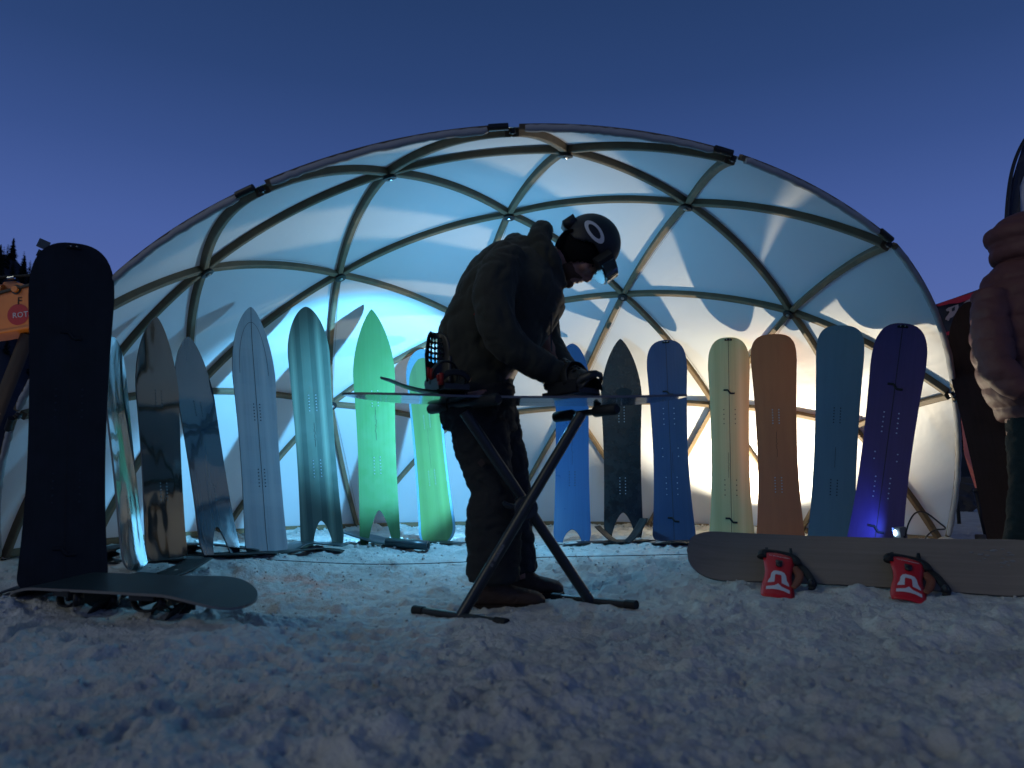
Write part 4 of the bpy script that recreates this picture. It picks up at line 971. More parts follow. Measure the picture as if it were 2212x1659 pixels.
b.tube([hp(.01, 0, .10), hp(-.03, 0, .18), mp(1150, 590), mp(1110, 640)], [.06, .06, .075, .09], 16)
# rest of the body inside the clothes
for x in (loft([((975, 850), (1095, 845), .14, 0), ((975, 720), (1160, 730), .15, 0), ((1040, 590), (1190, 640), .17, 0), ((1105, 545), (1185, 600), .09, 0)], MAN_D),): b.add(x.v, x.f)
limb(b, [(1085, 575, -.16, .06), (1072, 650, -.22, .05), (1090, 722, -.24, .045), (1240, 828, -.14, .034)], MAN_D); limb(b, [(1120, 580, .16, .06), (1165, 720, .22, .045), (1236, 832, .06, .034)], MAN_D)
limb(b, [(1030, 850, -.09, .09), (1065, 1060, -.1, .06), (1065, 1270, -.1, .045)], MAN_D); limb(b, [(1060, 850, .09, .09), (1105, 1050, .1, .06), (1120, 1250, .1, .045)], MAN_D)
body = remeshed('body', b, .0052, M['flesh'], man, 3, .5)
mb = MB()
for s in (-1, 1): mb.ell(hp(.090, s * .032, .062), (.012, .013, .010), R3)
world_part(mb.build('eyes', mat('eye_dark', (.03, .02, .018), .2), None), man)
# stubble beard and moustache hugging jaw
b = MB(); b.ell(hp(.046, 0, .152), (.060, .0545, .050), R3); b.ell(hp(.094, 0, .184), (.025, .027, .024), R3); b.tube([hp(.085, -.040, .150), hp(.108, -.018, .1285), hp(.116, 0, .1265), hp(.108, .018, .1285), hp(.085, .040, .150)], [.008, .009, .009, .009, .008], 8)
o = remeshed('beard', b, .0045, M['beard'], man, 2, .5)
mb = MB()
for s in (-1, 1): mb.tube([hp(.086, s * .05, .046), hp(.103, s * .034, .043), hp(.104, s * .016, .048)], [.004, .006, .005], 6)
world_part(mb.build('eyebrows', M['beard'], None), man)
# balaclava under the helmet
def cut_ell(name, c, r, keep, mtl, thick, parent, nu=40, nv=28):
    vs_ = []; fs = []
    for j in range(nv + 1):
        th = math.pi * j / nv
        for i in range(nu):
            a = 2 * math.pi * i / nu; vs_.append(V((c[0] + r[0] * math.sin(th) * math.cos(a), c[1] + r[1] * math.sin(th) * math.sin(a), c[2] + r[2] * math.cos(th))))
    for j in range(nv):
        for i in range(nu):
            f = (j * nu + i, (j + 1) * nu + i, (j + 1) * nu + (i + 1) % nu, j * nu + (i + 1) % nu)
            if all(keep(vs_[k]) for k in f): fs.append(f)
    used = sorted({i for f in fs for i in f}); m_ = {i: k for k, i in enumerate(used)}
    o = mesh(name, [HM @ vs_[i] for i in used], [tuple(m_[i] for i in f) for f in fs], mtl, None, True, True); world_part(o, man)
    s = o.modifiers.new('t', 'SOLIDIFY'); s.thickness = thick; s.offset = 1; return o
cut_ell('balaclava', (-.004, 0, -.045), (.104, .087, .125), lambda v: v.x < .004 + (v.z + .17) * .80, M['cloth_black'], .006, man, 56, 44)
helmet = cut_ell('helmet', (0, 0, 0), (.124, .104, .124), lambda v: v.z > (-.020 if v.x > .03 else -.020 - .055 * min(1, (.03 - v.x) / .06)) , M['helmet'], .010, man, 64, 48)
def hs(f, u, off=.0):     # point on the near side of the helmet shell (camera side)
    k = 1 - (f / .134) ** 2 - (u / .134) ** 2; return HM @ V((f, (-1 if sd.y > 0 else 1) * (.114 * math.sqrt(max(k, .02)) + off), u))
n = 48; vs_ = []
for i in range(n):
    a = 2 * math.pi * i / n; ca, sa = math.cos(a), math.sin(a)
    vs_ += [hs(-.012 + .062 * ca, .014 + .029 * sa, .0035), hs(-.012 + .040 * ca, .014 + .0165 * sa, .0035)]
lg = mesh('oval_emblem', vs_, [(2 * i, 2 * i + 1, (2 * i + 3) % (2 * n), (2 * i + 2) % (2 * n)) for i in range(n)], M['white_print'], None); world_part(lg, man)
mb = MB()
for t in range(5): 
    q = .03 * t; p = HM @ V((-.10 + q, 0, .128 - .3 * abs(-.10 + q) ** 1.4 )); 
pts = [hs(-.075, -.055, .006), hs(-.085, -.078, .004), HM @ V((-.075, -.080, -.115)), HM @ V((-.045, -.070, -.150))]
mb.tube(pts, [(.016, .006), (.018, .008), (.013, .006), (.010, .005)], 8); world_part(mb.build('chin_strap', M['cloth_black'], None), man)
mb = MB(); mb.box((-.118, -.02, -.035), (.022, .05, .028)); o = mb.build('rear_adjuster', M['black'], None, sharp=.5); o.data.transform(HM); world_part(o, man)
# goggles pushed up on the helmet
def goggle_ring(a0, a1, r0, r1, z0, z1, n=20):
    vs_ = []; 
    for i in range(n + 1):
        a = a0 + (a1 - a0) * i / n; c, s = math.cos(a), math.sin(a) * .86
        vs_ += [HM @ V((r0 * c, r0 * s, z0)), HM @ V((r1 * c + .004, r1 * s, z0 + .006)), HM @ V((r1 * c + .004, r1 * s, z1 - .006)), HM @ V((r0 * c, r0 * s, z1))]
    fs = [(4 * i + k, 4 * i + (k + 1) % 4, 4 * i + 4 + (k + 1) % 4, 4 * i + 4 + k) for i in range(n) for k in range(4)] + [(0, 1, 2, 3), (4 * n + 3, 4 * n + 2, 4 * n + 1, 4 * n)]
    return vs_, fs
v_, f_ = goggle_ring(-.92, .92, .128, .178, -.058, .026); gf = mesh('goggle_frame', v_, f_, M['black'], None, True, True, .5); world_part(gf, man)
v_, f_ = goggle_ring(-.80, .80, .177, .186, -.050, .020); gl = mesh('goggle_lens', v_, f_, M['lens'], None, True, True, .5); world_part(gl, man)
# jacket
j = loft([((958, 866), (1100, 862), .155, 0), ((948, 800), (1116, 806), .17, 0), ((950, 712), (1180, 735), .19, 0), ((976, 650), (1220, 668), .215, 0), ((1012, 582), (1219, 640), .215, 0), ((1062, 535), (1214, 612), .16, 0), ((1120, 512), (1212, 590), .11, 0)], MAN_D)
limb(j, [(1100, 560, -.13, .085), (1078, 590, -.205, .088), (1066, 650, -.255, .084), (1080, 716, -.28, .080), (1122, 762, -.26, .070), (1180, 796, -.215, .062), (1232, 824, -.17, .050)], MAN_D)
limb(j, [(1120, 560, .13, .085), (1140, 600, .205, .085), (1168, 665, .255, .08), (1178, 728, .27, .072), (1200, 770, .20, .062), (1236, 818, .07, .050)], MAN_D)
for a in ([(1216, 622, -.045, .030), (1190, 565, -.105, .040), (1166, 520, -.085, .046), (1172, 500, 0, .052), (1166, 520, .085, .046), (1190, 565, .105, .040), (1216, 622, .045, .030)],): limb(j, a, MAN_D, 6, 14)
limb(j, [(1100, 528, -.09, .028), (1112, 520, 0, .036), (1100, 528, .09, .028)], MAN_D)
wr = folds(6.5, .014, (1, 1, 1.1)); wr2 = folds(16, .006, (1.3, 1, .8))
jacket = remeshed('jacket', j, .0085, M['jacket'], man, 3, .5, lambda co, n_: wr(co, n_) + wr2(co, n_))
for x, y, dy in ((1224, 819, -.175), (1229, 813, .08)):   # cuffs
    c = mp(x, y, dy); ax = (mp(x + 20, y + 11, dy + .03) - c).normalized(); mb = MB(); mb.tube([c - ax * .022, c - ax * .018, c + ax * .018, c + ax * .022], [.050, .056, .055, .048], 20); world_part(mb.build('cuff', M['jacket'], None), man)
mb = MB(); mb.tube([V(p) for p in smooth_path([tuple(mp(x, y, dy)) for x, y, dy in ((1058, 548, -.20), (1050, 590, -.262), (1046, 640, -.31), (1052, 690, -.335))], 5)], .0028, 6); world_part(mb.build('sleeve_seam', M['cloth_black'], None), man)
mb = MB(); mb.tube([mp(x, y, -.12) for x, y in ((1212, 628), (1192, 668), (1190, 720), (1192, 760))], .0035, 6); world_part(mb.build('zip', M['black'], None), man)
mb = MB(); p = mp(1030, 672, -.235); mb.tube([p + V((-.012, 0, -.016)), p + V((.014, -.004, .016))], [(.003, .003), (.004, .003)], 6); world_part(mb.build('arm_tag', M['red_mark'], None), man)
# trousers
t_ = loft([((950, 830), (1112, 835), .165, 0), ((945, 880), (1110, 880), .17, 0), ((955, 930), (1118, 930), .16, 0)], MAN_D)
limb(t_, [(1025, 870, -.085, .125), (1040, 950, -.10, .122), (1056, 1025, -.11, .100), (1068, 1060, -.115, .093), (1066, 1110, -.115, .110), (1066, 1180, -.11, .112), (1067, 1256, -.11, .108)], MAN_D, 6, 22)
limb(t_, [(1055, 870, .085, .115), (1078, 950, .10, .108), (1100, 1030, .11, .090), (1108, 1075, .11, .084), (1108, 1150, .11, .088), (1118, 1238, .11, .092)], MAN_D, 6, 22)
wp = folds(9, .015, (.7, .7, 1.5)); wp2 = folds(22, .007, (.8, .8, 1.4))
remeshed('trousers', t_, .0085, M['pants'], man, 3, .5, lambda co, n_: wp(co, n_) + wp2(co, n_))
mb = MB(); rs = random.Random(9)
for k in range(9):
    x, y = rs.choice([(985, 965), (1000, 990), (1010, 1120), (1020, 1150), (1012, 1170)]); p = mp(x + rs.uniform(-4, 6), y + rs.uniform(-14, 14), -.19); mb.ell(p, (.003, .002, .007), None, 6, 4)
p = mp(1040, 1000, -.232); mb2 = MB(); mb2.box(p, (.012, .002, .012), Matrix.Rotation(.78, 3, 'Y')); world_part(mb2.build('knee_patch', mat('patch_brown', (.035, .02, .017), .8), None, smooth=False), man)
# boots
def boot(x0, x1, ytop, ysole, dy, name='boot'):
    D = MAN_D + dy; z0 = at(x0, ysole, D).z; L = (at(x1, ysole, D) - at(x0, ysole, D)).length; o = at(x0, ysole, D); mb = MB(); sec = []
    for u, h, w, zb in ((0, .062, .030, .012), (.06, .10, .038, .006), (.25, .135, .040, .005), (.40, .120, .041, .006), (.55, .088, .046, .006), (.75, .074, .050, .008), (.9, .062, .043, .012), (.985, .040, .022, .018)):
        sec.append((u * L, h, w, zb))
    S = smooth_path(sec, 4); seg = 18; vs_ = []
    for s in S:
        hh = (s[1] - s[3]) / 2; c = o + V((s[0], 0, s[3] + hh))
        for k in range(seg):
            t = 2 * math.pi * k / seg; cx, sy = math.cos(t), math.sin(t); cx = math.copysign(abs(cx) ** .75, cx); sy = math.copysign(abs(sy) ** .75, sy); vs_.append(c + V((0, s[2] * cx, hh * sy)))
    n_ = len(S); mb.add(vs_, [(i * seg + k, i * seg + (k + 1) % seg, (i + 1) * seg + (k + 1) % seg, (i + 1) * seg + k) for i in range(n_ - 1) for k in range(seg)] + [tuple(range(seg - 1, -1, -1)), tuple((n_ - 1) * seg + k for k in range(seg))])
    mb.tube([o + V((.07, 0, .08)), o + V((.065, 0, .19))], [.046, .05], 16)
    bt = remeshed(name, mb, .006, M['boot'], man, 2, .5, wrinkle(30, .0022))
    sm = MB(); ring = [(0, .03), (.1, .040), (.3, .042), (.5, .044), (.75, .052), (.92, .042), (1.0, .018)]; up_ = [V((u * L, w, 0)) for u, w in ring] + [V((u * L, -w, 0)) for u, w in reversed(ring)]
    m_ = len(up_); sm.add([o + v + V((0, 0, -.012)) for v in up_] + [o + v + V((0, 0, .016)) for v in up_], [tuple(range(m_))[::-1], tuple(range(m_, 2 * m_))] + [(k, (k + 1) % m_, m_ + (k + 1) % m_, m_ + k) for k in range(m_)])
    so = sm.build('sole', M['sole'], None, sharp=.5); so.parent = bt
boot(1018, 1180, 1257, 1313, -.11); boot(1092, 1219, 1240, 1287, .11)
# gloves: palm, four curled fingers, thumb
def glove(wr_, D, dy, flip=1):
    w = at(*wr_, D + dy); d = V((.86, -.10 * flip, -.50)).normalized(); s = V((0, -1, 0)) * flip; s = (s - d * s.dot(d)).normalized(); dn = V((.2, 0, -1)); dn = (dn - d * dn.dot(d) - s * dn.dot(s)).normalized(); mb = MB()
    mb.tube([w - d * .05, w, w + d * .03, w + d * .075, w + d * .095], [(.046, .042), (.042, .036), (.048, .028), (.048, .024), (.040, .018)], 16, up=dn)
    for k, (o_, l) in enumerate(((-.033, .058), (-.011, .066), (.011, .063), (.032, .050))):
        p = w + d * .09 + s * o_; mb.tube([p - d * .02, p + d * l * .38, p + d * l * .62 + dn * l * .32, p + d * l * .55 + dn * l * .75], [.0125, .0122, .0115, .0095], 10)
    p = w + d * .035 - s * .040 * 1; mb.tube([p + s * .012, p - s * .018 + d * .022 + dn * .012, p - s * .014 + d * .052 + dn * .026], [.016, .0135, .0105], 10)
    remeshed('glove', mb, .0045, M['cloth_black'], man, 2, .4, wrinkle(60, .0012))
glove((1240, 826), MAN_D, -.165); glove((1240, 824), MAN_D, .055, -1)

# person in a pink down jacket, seen from behind at the picture's side
PD = 3.72
pf = at(2255, 1200, PD); her = thing('person', 'person in a pink hooded puffer jacket seen from behind', 'person', (pf.x, PD, gz(pf.x, PD)))
b = loft([((2190, 880), (2330, 880), .13, 0), ((2175, 700), (2350, 700), .15, 0), ((2180, 620), (2340, 620), .14, 0), ((2215, 560), (2290, 560), .07, 0)], PD)
b.ell(at(2248, 515, PD), (.085, .10, .12)); limb(b, [(2210, 900, 0, .08), (2215, 1050, 0, .06), (2205, 1185, 0, .05)], PD); limb(b, [(2300, 900, 0, .08), (2305, 1050, 0, .06), (2300, 1185, 0, .05)], PD)
limb(b, [(2160, 630, -.05, .05), (2150, 740, -.12, .04), (2156, 765, -.15, .03)], PD); limb(b, [(2345, 630, -.05, .05), (2365, 730, -.09, .04), (2360, 770, -.11, .03)], PD)
remeshed('body', b, .010, M['flesh'], her, 3)
def quilt(co, n_):
    s = math.sin(co.z * 2 * math.pi / .105 + .5 * mnoise.noise(co * 4)); return .013 * (abs(math.cos(co.z * math.pi / .105 + .35 * mnoise.noise(co * 3))) ** .6 - .6) + .006 * mnoise.noise(co * 14) + .003 * mnoise.noise(co * 34)
b = loft([((2176, 905), (2345, 905), .19, 0), ((2142, 850), (2365, 850), .21, 0), ((2116, 770), (2380, 770), .225, 0), ((2112, 690), (2382, 690), .225, 0), ((2124, 622), (2372, 622), .21, 0), ((2150, 580), (2340, 580), .15, 0), ((2168, 556), (2320, 556), .12, 0)], PD)
limb(b, [(2140, 640, -.06, .085), (2142, 720, -.13, .085), (2160, 800, -.19, .078), (2215, 845, -.24, .065)], PD); limb(b, [(2355, 640, -.06, .085), (2370, 730, -.1, .085), (2350, 830, -.16, .07)], PD)
remeshed('puffer_jacket', b, .010, M['pink'], her, 3, .5, quilt)
b = MB(); b.ell(at(2236, 515, PD), (.235, .20, .135)); b.ell(at(2232, 550, PD), (.20, .18, .11)); remeshed('hood', b, .010, M['pink'], her, 4, .5, quilt)
b = MB(); limb(b, [(2232, 900, -.02, .115), (2226, 980, -.02, .098), (2226, 1060, -.02, .088), (2222, 1120, -.02, .092), (2212, 1188, -.02, .085)], PD); limb(b, [(2310, 900, .0, .12), (2312, 1050, 0, .09), (2306, 1188, 0, .085)], PD)
remeshed('trousers', b, .010, M['jeans'], her, 3, .5, wrinkle(14, .010, (.8, .8, 1.6)))
for x in (2212, 2306):
    b = MB(); p = at(x, 1196, PD); p.z = gz(p.x, p.y) + .05; b.ell(p + V((.02, -.02, -.005)), (.11, .05, .055)); b.tube([p, p + V((-.01, 0, .12))], [.05, .055], 14); remeshed('boot', b, .008, M['sole'], her, 2)
# ------------------------------------------------------------------ things around the dome
# small lamp box with a cable beside the purple board
def lamp_box():
    c = at(1944, 1160, 3.92); z0 = gz(c.x, c.y); root = thing('lamp_box', 'small grey lamp box with black cable at the foot of the purple board', 'lamp', (c.x, c.y, z0))
    mb = MB(); R_ = Matrix.Rotation(-.12, 3, 'Y') @ Matrix.Rotation(.35, 3, 'Z'); mb.box((c.x, c.y, z0 + .115), (.022, .024, .028), R_); world_part(mb.build('housing', mat('grey_housing', (.16, .15, .14), .5), None, smooth=False), root)
    mb = MB(); mb.box((c.x - .006, c.y, z0 + .045), (.017, .022, .046), R_); world_part(mb.build('battery_grip', M['black'], None, smooth=False), root)
    f = V((c.x - .024, c.y - .004, z0 + .114)); mb = MB(); mb.tube([f, f + V((-.003, 0, 0))], [.016, .015], 14); world_part(mb.build('lens', emit('blue_led', (.45, .7, 1.0), 9), None), root)
    P = [(1952, 1176, 3.9), (1955, 1160, 3.9), (1963, 1130, 3.9), (1978, 1108, 3.92), (2000, 1108, 3.95), (2030, 1130, 4.0), (2042, 1142, 4.02), (2020, 1145, 3.95), (2002, 1158, 3.92), (1995, 1175, 3.9), (1996, 1190, 3.88)]
    mb = MB(); mb.tube([V(p) for p in smooth_path([tuple(at(*p)) for p in P], 6)], .0042, 8); cab = mb.build('cable', M['black'], None); world_part(cab, root)
    p = at(1953, 1166, 3.9); mb = MB(); mb.tube([p - V((0, 0, .02)), p + V((0, 0, .02))], [.009, .006], 8); pl = mb.build('plug', M['black'], None); world_part(pl, root)
    l = bpy.data.lights.new('lamp_light', 'SPOT'); l.energy = 5.5; l.color = (.10, .22, 1.0); l.spot_size = math.radians(150); l.spot_blend = .6; l.shadow_soft_size = .012
    lo = bpy.data.objects.new('lamp_light', l); COL.objects.link(lo); d = V((-.8, .45, .35)).normalized(); lo.matrix_world = Matrix.Translation(f + V((-.012, 0, 0))) @ (-d).to_track_quat('Z', 'Y').to_matrix().to_4x4(); world_part2(lo, root)
lamp_box()
# thin cord lying across the snow
P = [(445, 1217, 3.9), (620, 1216, 3.9), (800, 1214, 3.95), (980, 1213, 4.0), (1160, 1208, 4.1), (1340, 1204, 4.2), (1500, 1200, 4.3)]
pts = []
for a in P:
    p = at(*a); pts.append((p.x, p.y, gz(p.x, p.y) + .012))
mb = MB(); mb.tube([V(p) for p in smooth_path(pts, 8)], .0022, 6); setp(mb.build('cord', M['black']), 'thin dark cord stretched across the snow in front of the boards', 'cord')

# orange machine boom with hydraulic cylinder
def boom_machine():
    D = 8.2; sc = D / FD
    foot = V((-7.6, D, 0)); root = thing('crane_boom', 'orange machine boom with hydraulic cylinder rising behind the dark navy board', 'crane', (foot.x, foot.y, gz(foot.x, foot.y)))
    a, b_ = at(-160, 728, D), at(215, 628, D); ax = (b_ - a).normalized(); up = V((0, -1, 0)).cross(ax).normalized();  up = up if up.z > 0 else -up
    def prism(nm, pts, hd, m, parent=None, y0=0):
        mb = MB(); n = len(pts); vs_ = [at(x, y, D) + V((0, s * hd + y0, 0)) for s in (-1, 1) for x, y in pts]
        mb.add(vs_, [tuple(range(n)), tuple(range(2 * n - 1, n - 1, -1))] + [(i, (i + 1) % n, n + (i + 1) % n, n + i) for i in range(n)]); o = mb.build(nm, m, None, smooth=False); 
        bv = o.modifiers.new('b', 'BEVEL'); bv.width = .008; bv.segments = 2; world_part(o, root); return o
    bo = prism('boom', [(-330, 705), (0, 646), (90, 622), (230, 596), (230, 690), (90, 712), (0, 728), (-330, 772)], .13, M['boom'])
    prism('lower_flange', [(-330, 768), (0, 724), (90, 708), (230, 686), (230, 692), (90, 714), (0, 730), (-330, 775)], .150, M['boom'])
    prism('upper_flange', [(-330, 700), (0, 640), (90, 617), (230, 591), (230, 597), (90, 623), (0, 647), (-330, 707)], .150, M['boom_dark'])
    prism('bracket', [(-60, 640), (0, 636), (8, 625), (14, 611), (38, 609), (44, 612), (46, 634), (20, 637), (0, 642)], .05, M['boom'])
    def rod(nm, p, q, r, m, y=0):
        mb = MB(); mb.tube([at(*p, D) + V((0, y, 0)), at(*q, D) + V((0, y, 0))], r, 16); o = mb.build(nm, m, None); world_part(o, root); return o
    rod('cylinder', (-80, 640), (16, 628), .055, M['boom'], -.06); rod('hose', (10, 604), (80, 600), .016, M['rubber'], -.1); rod('fitting', (30, 606), (44, 604), .020, M['chrome'], -.1)
    for r, m, y in ((.085, M['boom'], -.10), (.055, M['boom_dark'], -.14), (.035, M['boom'], -.17)):
        mb = MB(); c = at(52, 632, D); mb.tube([c + V((0, .12, 0)), c + V((0, y, 0))], r, 20); world_part(mb.build('pin', m, None, sharp=.5), root)
    c = at(56, 685, D) + V((0, -.134, 0)); mb = MB(); n = 36; r = .118; mb.add([c] + [c + V((r * math.cos(6.2832 * i / n), 0, r * math.sin(6.2832 * i / n))) for i in range(n)], [(0, 1 + i, 1 + (i + 1) % n) for i in range(n)]); disc = mb.build('round_badge', mat('badge_red', (.42, .014, .02), .5), None); world_part(disc, root)
    Tm = Matrix.Translation(c + V((.055, -.003, -.003))) @ Matrix.Rotation(math.radians(-7), 4, 'Y') @ Matrix.Rotation(math.pi / 2, 4, 'X'); t1 = textmesh('lettering', 'ROTA', .086, M['white_print'], root, Tm, .001)
    c2 = at(59, 657, D) + V((0, -.134, 0)); textmesh('letter', 'F', .12, M['ink'], root, Matrix.Translation(c2) @ Matrix.Rotation(math.radians(-4), 4, 'Y') @ Matrix.Rotation(math.pi / 2, 4, 'X'), .001)
    # column and footing beyond the frame, and the raking prop under the boom
    mb = MB(); t0 = at(-260, 730, D); mb.tube([(t0.x, D, -.1), (t0.x, D, .4), (t0.x, D, t0.z)], [.38, .30, .24], 20); mb.tube([(t0.x, D, -.1), (t0.x, D, .12)], .8, 20); world_part(mb.build('slewing_column', M['boom'], None, sharp=.5), root)
    p, q = at(58, 722, D), at(-14, 905, D); q.z = q.z; g = q + (q - p) * 1.5
    mb = MB(); mb.tube([p + V((0, .02, 0)), V((p.x + (q.x - p.x) * (p.z + .05) / (p.z - q.z), D + .02, -.05))], .075, 10); world_part(mb.build('prop', mat('prop_brown', (.022, .018, .015), .7), None), root)
boom_machine()
# lamp assumed at the left edge, added to brighten the orange boom
p = at(-14, 905, 7.4); root = thing('assumed_lamp', 'small assumed lamp on a short pole, added to light the orange boom', 'lamp', (p.x, p.y, gz(p.x, p.y)))
mb = MB(); mb.tube([(p.x, p.y, -.05), (p.x, p.y, p.z - .06)], .02, 10); world_part(mb.build('pole', M['stand'], None), root)
mb = MB(); mb.tube([p + V((0, 0, -.07)), p + V((0, 0, -.06)), p + V((0, 0, .06)), p + V((0, 0, .07))], [.03, .045, .045, .03], 14); world_part(mb.build('lamp_glass', emit('lamp_glow', (1, .85, .65), 2.0), None), root)
l = bpy.data.lights.new('lamp_light', 'POINT'); l.energy = 15; l.color = (1, .82, .6); l.shadow_soft_size = .05; lo = bpy.data.objects.new('lamp_light', l); COL.objects.link(lo); lo.matrix_world = Matrix.Translation(p + V((0, -.08, .0))); world_part2(lo, root)
# box on a post behind the big board
D = 6.5; p = at(94, 528, D); gp = V((at(100, 560, D).x + .03, D, 0)); root = thing('floodlight_post', 'grey box on a post peeking over the dark navy board', 'post', (gp.x, D, gz(gp.x, D)))
mb = MB(); mb.tube([V((gp.x, D, -.05)), V((gp.x, D, at(100, 548, D).z))], .035, 12); world_part(mb.build('post', M['stand'], None), root)
mb = MB(); R_ = Matrix.Rotation(.38, 3, 'Y') @ Matrix.Rotation(.6, 3, 'Z'); mb.box(p, (.045, .045, .038), R_); o = mb.build('box', mat('box_grey', (.09, .09, .085), .6), None, smooth=False); world_part(o, root)
mb = MB(); mb.box(at(88, 548, D), (.028, .03, .03), R_); world_part(mb.build('bracket', M['stand'], None, smooth=False), root)

# dark canopy tent with a red edge and pale lettering, right of the dome
def canopy():
    D = 7.6; root = thing('canopy_tent', 'dark canopy tent with red roof edge and pale letters beside the dome', 'tent', (at(2300, 700, D).x, D, 0))
    red = mat('canopy_red', (.42, .014, .03), .6); dark = mat('canopy_dark', (.022, .024, .030), .7, bump=(20, .2)); pale = mat('canopy_print', (.34, .27, .27), .7)
    def pan(nm, pts, m, dy=0, th=.02):
        mb = MB(); n = len(pts); vs_ = [at(x, y, D + dy) + V((0, s, 0)) for s in (0, th) for x, y in pts]
        mb.add(vs_, [tuple(range(n))[::-1], tuple(range(n, 2 * n))] + [(i, (i + 1) % n, n + (i + 1) % n, n + i) for i in range(n)]); o = mb.build(nm, m, None, smooth=False); world_part(o, root); return o
    pan('valance', [(1990, 668), (2012, 660.5), (2066, 642), (2108, 627), (2440, 512), (2440, 640), (2120, 722), (2060, 724), (1990, 730)], dark)
    pan('red_edge', [(2021.8, 659.3), (2043.0, 650.1), (2108.3, 629.5), (2440, 522), (2440, 540), (2108.3, 642.3), (2071.4, 654.3), (2051.5, 656.0), (2030.3, 661.0)], red, -.03)
    ltr = pan('letter', [(2044.5, 667.8), (2051.5, 663.5), (2070.0, 657.2), (2070.8, 663.5), (2067.8, 670.6), (2060.8, 682.0), (2056.5, 685.5), (2052.2, 686.9), (2049.0, 693.0), (2047.0, 690.5), (2043.3, 690.5), (2043.7, 685.9), (2050.1, 677.7), (2052.2, 674.2), (2051.5, 671.3), (2046.6, 672.3), (2044.2, 669.9)], pale, -.035, .01)
    pan('letter_counter', [(2056.5, 666.4), (2062.9, 661.8), (2062.6, 670.3), (2056.9, 672.9)], dark, -.040, .004)
    pan('letter', [(2082.0, 655.3), (2088.4, 649.4), (2101.2, 643.7), (2098.6, 649.4), (2094.1, 651.3), (2088.4, 652.5)], pale, -.035, .01); pan('letter', [(2099.8, 654.3), (2108.3, 644.4), (2116.8, 642.3), (2116.8, 657.9), (2106.8, 659.0)], pale, -.035, .01)
    pan('red_hem', [(1990, 725), (2035, 719), (2050, 716), (2120, 708), (2440, 630), (2440, 640), (2120, 718), (2060, 722), (1990, 731)], red, -.025)
    # roof sheet running back from the valance
    a, b_ = at(2010, 672, D), at(2440, 526, D); mb = MB(); mb.add([a, b_, b_ + V((0, 2.6, -.45)), a + V((0, 2.6, -.45))], [(0, 1, 2, 3)]); world_part(mb.build('roof', dark, None), root)
    for x, dy in ((2440, 0), (2440, 2.5), (2030, 2.5), (2046, .06)):
        p = at(x, 690 if x < 2200 else 560, D) + V((0, dy, 0)); mb = MB(); mb.tube([V((p.x, p.y, -.05)), p], .018, 8); world_part(mb.build('leg', M['stand'], None), root)
canopy()
# feather flags
def flag(label, D, pole, cloth, cmat, base):
    root = thing('feather_flag', label, 'flag', (base.x, D, gz(base.x, D)), None)
    mb = MB(); P = [V((base.x, D, -.05))] + [at(x, y, D) for x, y in pole]; mb.tube([V(q) for q in smooth_path([tuple(p) for p in P], 6)], .014, 8); world_part(mb.build('pole', M['black'], None), root)
    for nm, pts, m, dy in cloth:
        n = len(pts); mb = MB(); vs_ = [at(x, y, D + dy) + V((0, s + .03 * math.sin(y * .05), 0)) for s in (0, .004) for x, y in pts]
        mb.add(vs_, [tuple(range(n))[::-1], tuple(range(n, 2 * n))] + [(i, (i + 1) % n, n + (i + 1) % n, n + i) for i in range(n)]); world_part(mb.build(nm, m, None, smooth=False), root)
pale = mat('flag_pale', (.42, .43, .47), .8); dk = mat('flag_navy', (.02, .025, .045), .8); fr = mat('flag_red', (.75, .24, .20), .8, var=((.60, .16, .13), (4, 4, 4), .6))
gA = at(2180, 1150, 5.6)
flag('tall pale feather flag with a dark curved edge behind the person in pink', 5.6, [(2170, 700), (2172, 520), (2178, 420), (2190, 355), (2212, 305), (2240, 275), (2290, 262)],
     [('border', [(2173, 700), (2175, 520), (2181, 420), (2193, 355), (2215, 305), (2290, 264), (2290, 330), (2222, 345), (2208, 400), (2200, 460), (2192, 560), (2190, 700)], dk, .02), ('cloth', [(2190, 700), (2192, 560), (2200, 460), (2208, 400), (2222, 345), (2290, 330), (2300, 700)], pale, .02)], pale, gA)
gB = at(2150, 1172, 6.4)
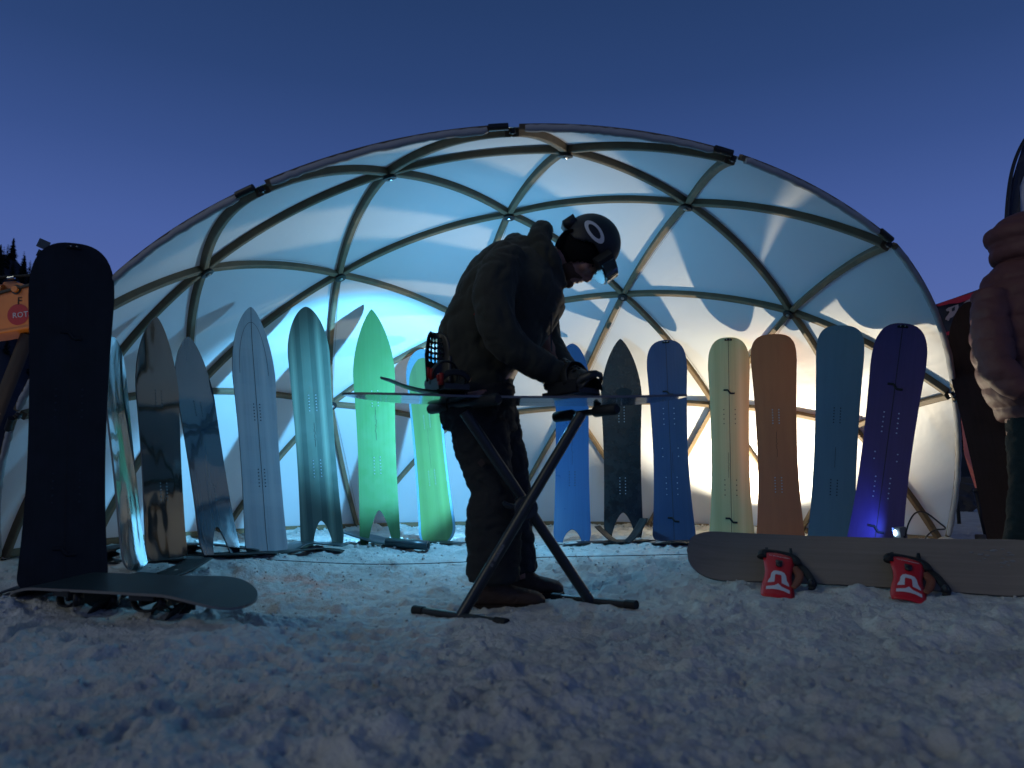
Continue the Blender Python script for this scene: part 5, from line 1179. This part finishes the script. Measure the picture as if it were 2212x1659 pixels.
flag('red flag cloth hanging behind the dark brown board', 6.4, [(2172, 1100), (2164, 1000), (2146, 930), (2110, 892), (2080, 892)],
     [('cloth', [(2079, 896), (2140, 900), (2160, 1000), (2180, 1150), (2142, 1174), (2128, 1120), (2110, 1056), (2097, 1017), (2079, 981)], fr, -.03)], fr, gB)
# black trestle and a small wooden post behind the brown board
D = 5.6; a = at(2110, 1058, D); root = thing('trestle', 'low black metal trestle behind the dark brown board', 'trestle', (a.x, D, gz(a.x, D)))
for p, q in (((2108, 1062), (2134, 1180)), ((2190, 1062), (2170, 1180))):
    mb = MB(); A, B = at(*p, D), at(*q, D); B.z = gz(B.x, B.y) - .01; mb.tube([A, B], .018, 8); world_part(mb.build('leg', M['black'], None), root)
mb = MB(); mb.tube([at(2104, 1060, D), at(2194, 1060, D)], (.02), 8); world_part(mb.build('top_rail', M['black'], None), root)
p = at(2118, 1162, 5.0); g0 = gz(p.x, p.y); mb = MB(); mb.tube([(p.x, p.y, g0 - .02), (p.x, p.y, p.z + .012), (p.x, p.y, p.z + .022)], [.030, .033, .030], 16); setp(mb.build('wooden_stump', mat('stump_wood', (.17, .11, .07), .8), None, sharp=.5), 'short round wooden stump on the snow beside the dome', 'stump')
# dark rocks and bushes on the bank at the right
rk = mat('dark_rock', (.02, .02, .022), .9, var=((.05, .045, .045), (2, 2, 2), .6), bump=(6, .6))
for k, (x, y, d, s, lab) in enumerate(((2086, 1130, 13, .42, 'dark boulder on the snow bank right of the dome'), (2120, 1120, 15, .55, 'larger dark boulder behind the wooden stump'), (2070, 1150, 11, .25, 'small dark rock at the foot of the snow bank'))):
    p = at(x, y, d); bm = bmesh.new(); bmesh.ops.create_icosphere(bm, subdivisions=3, radius=1)
    for v in bm.verts: v.co *= s * (1 + .5 * mnoise.noise(v.co * 1.6 + V((k * 9, 0, 0)))); v.co.z *= .7
    me = bpy.data.meshes.new('boulder'); bm.to_mesh(me); bm.free(); o = link('boulder', me, rk, None, False); o.location = (p.x, p.y, gz(p.x, p.y) + s * .2); setp(o, lab, 'rock', 'rocks on the bank')
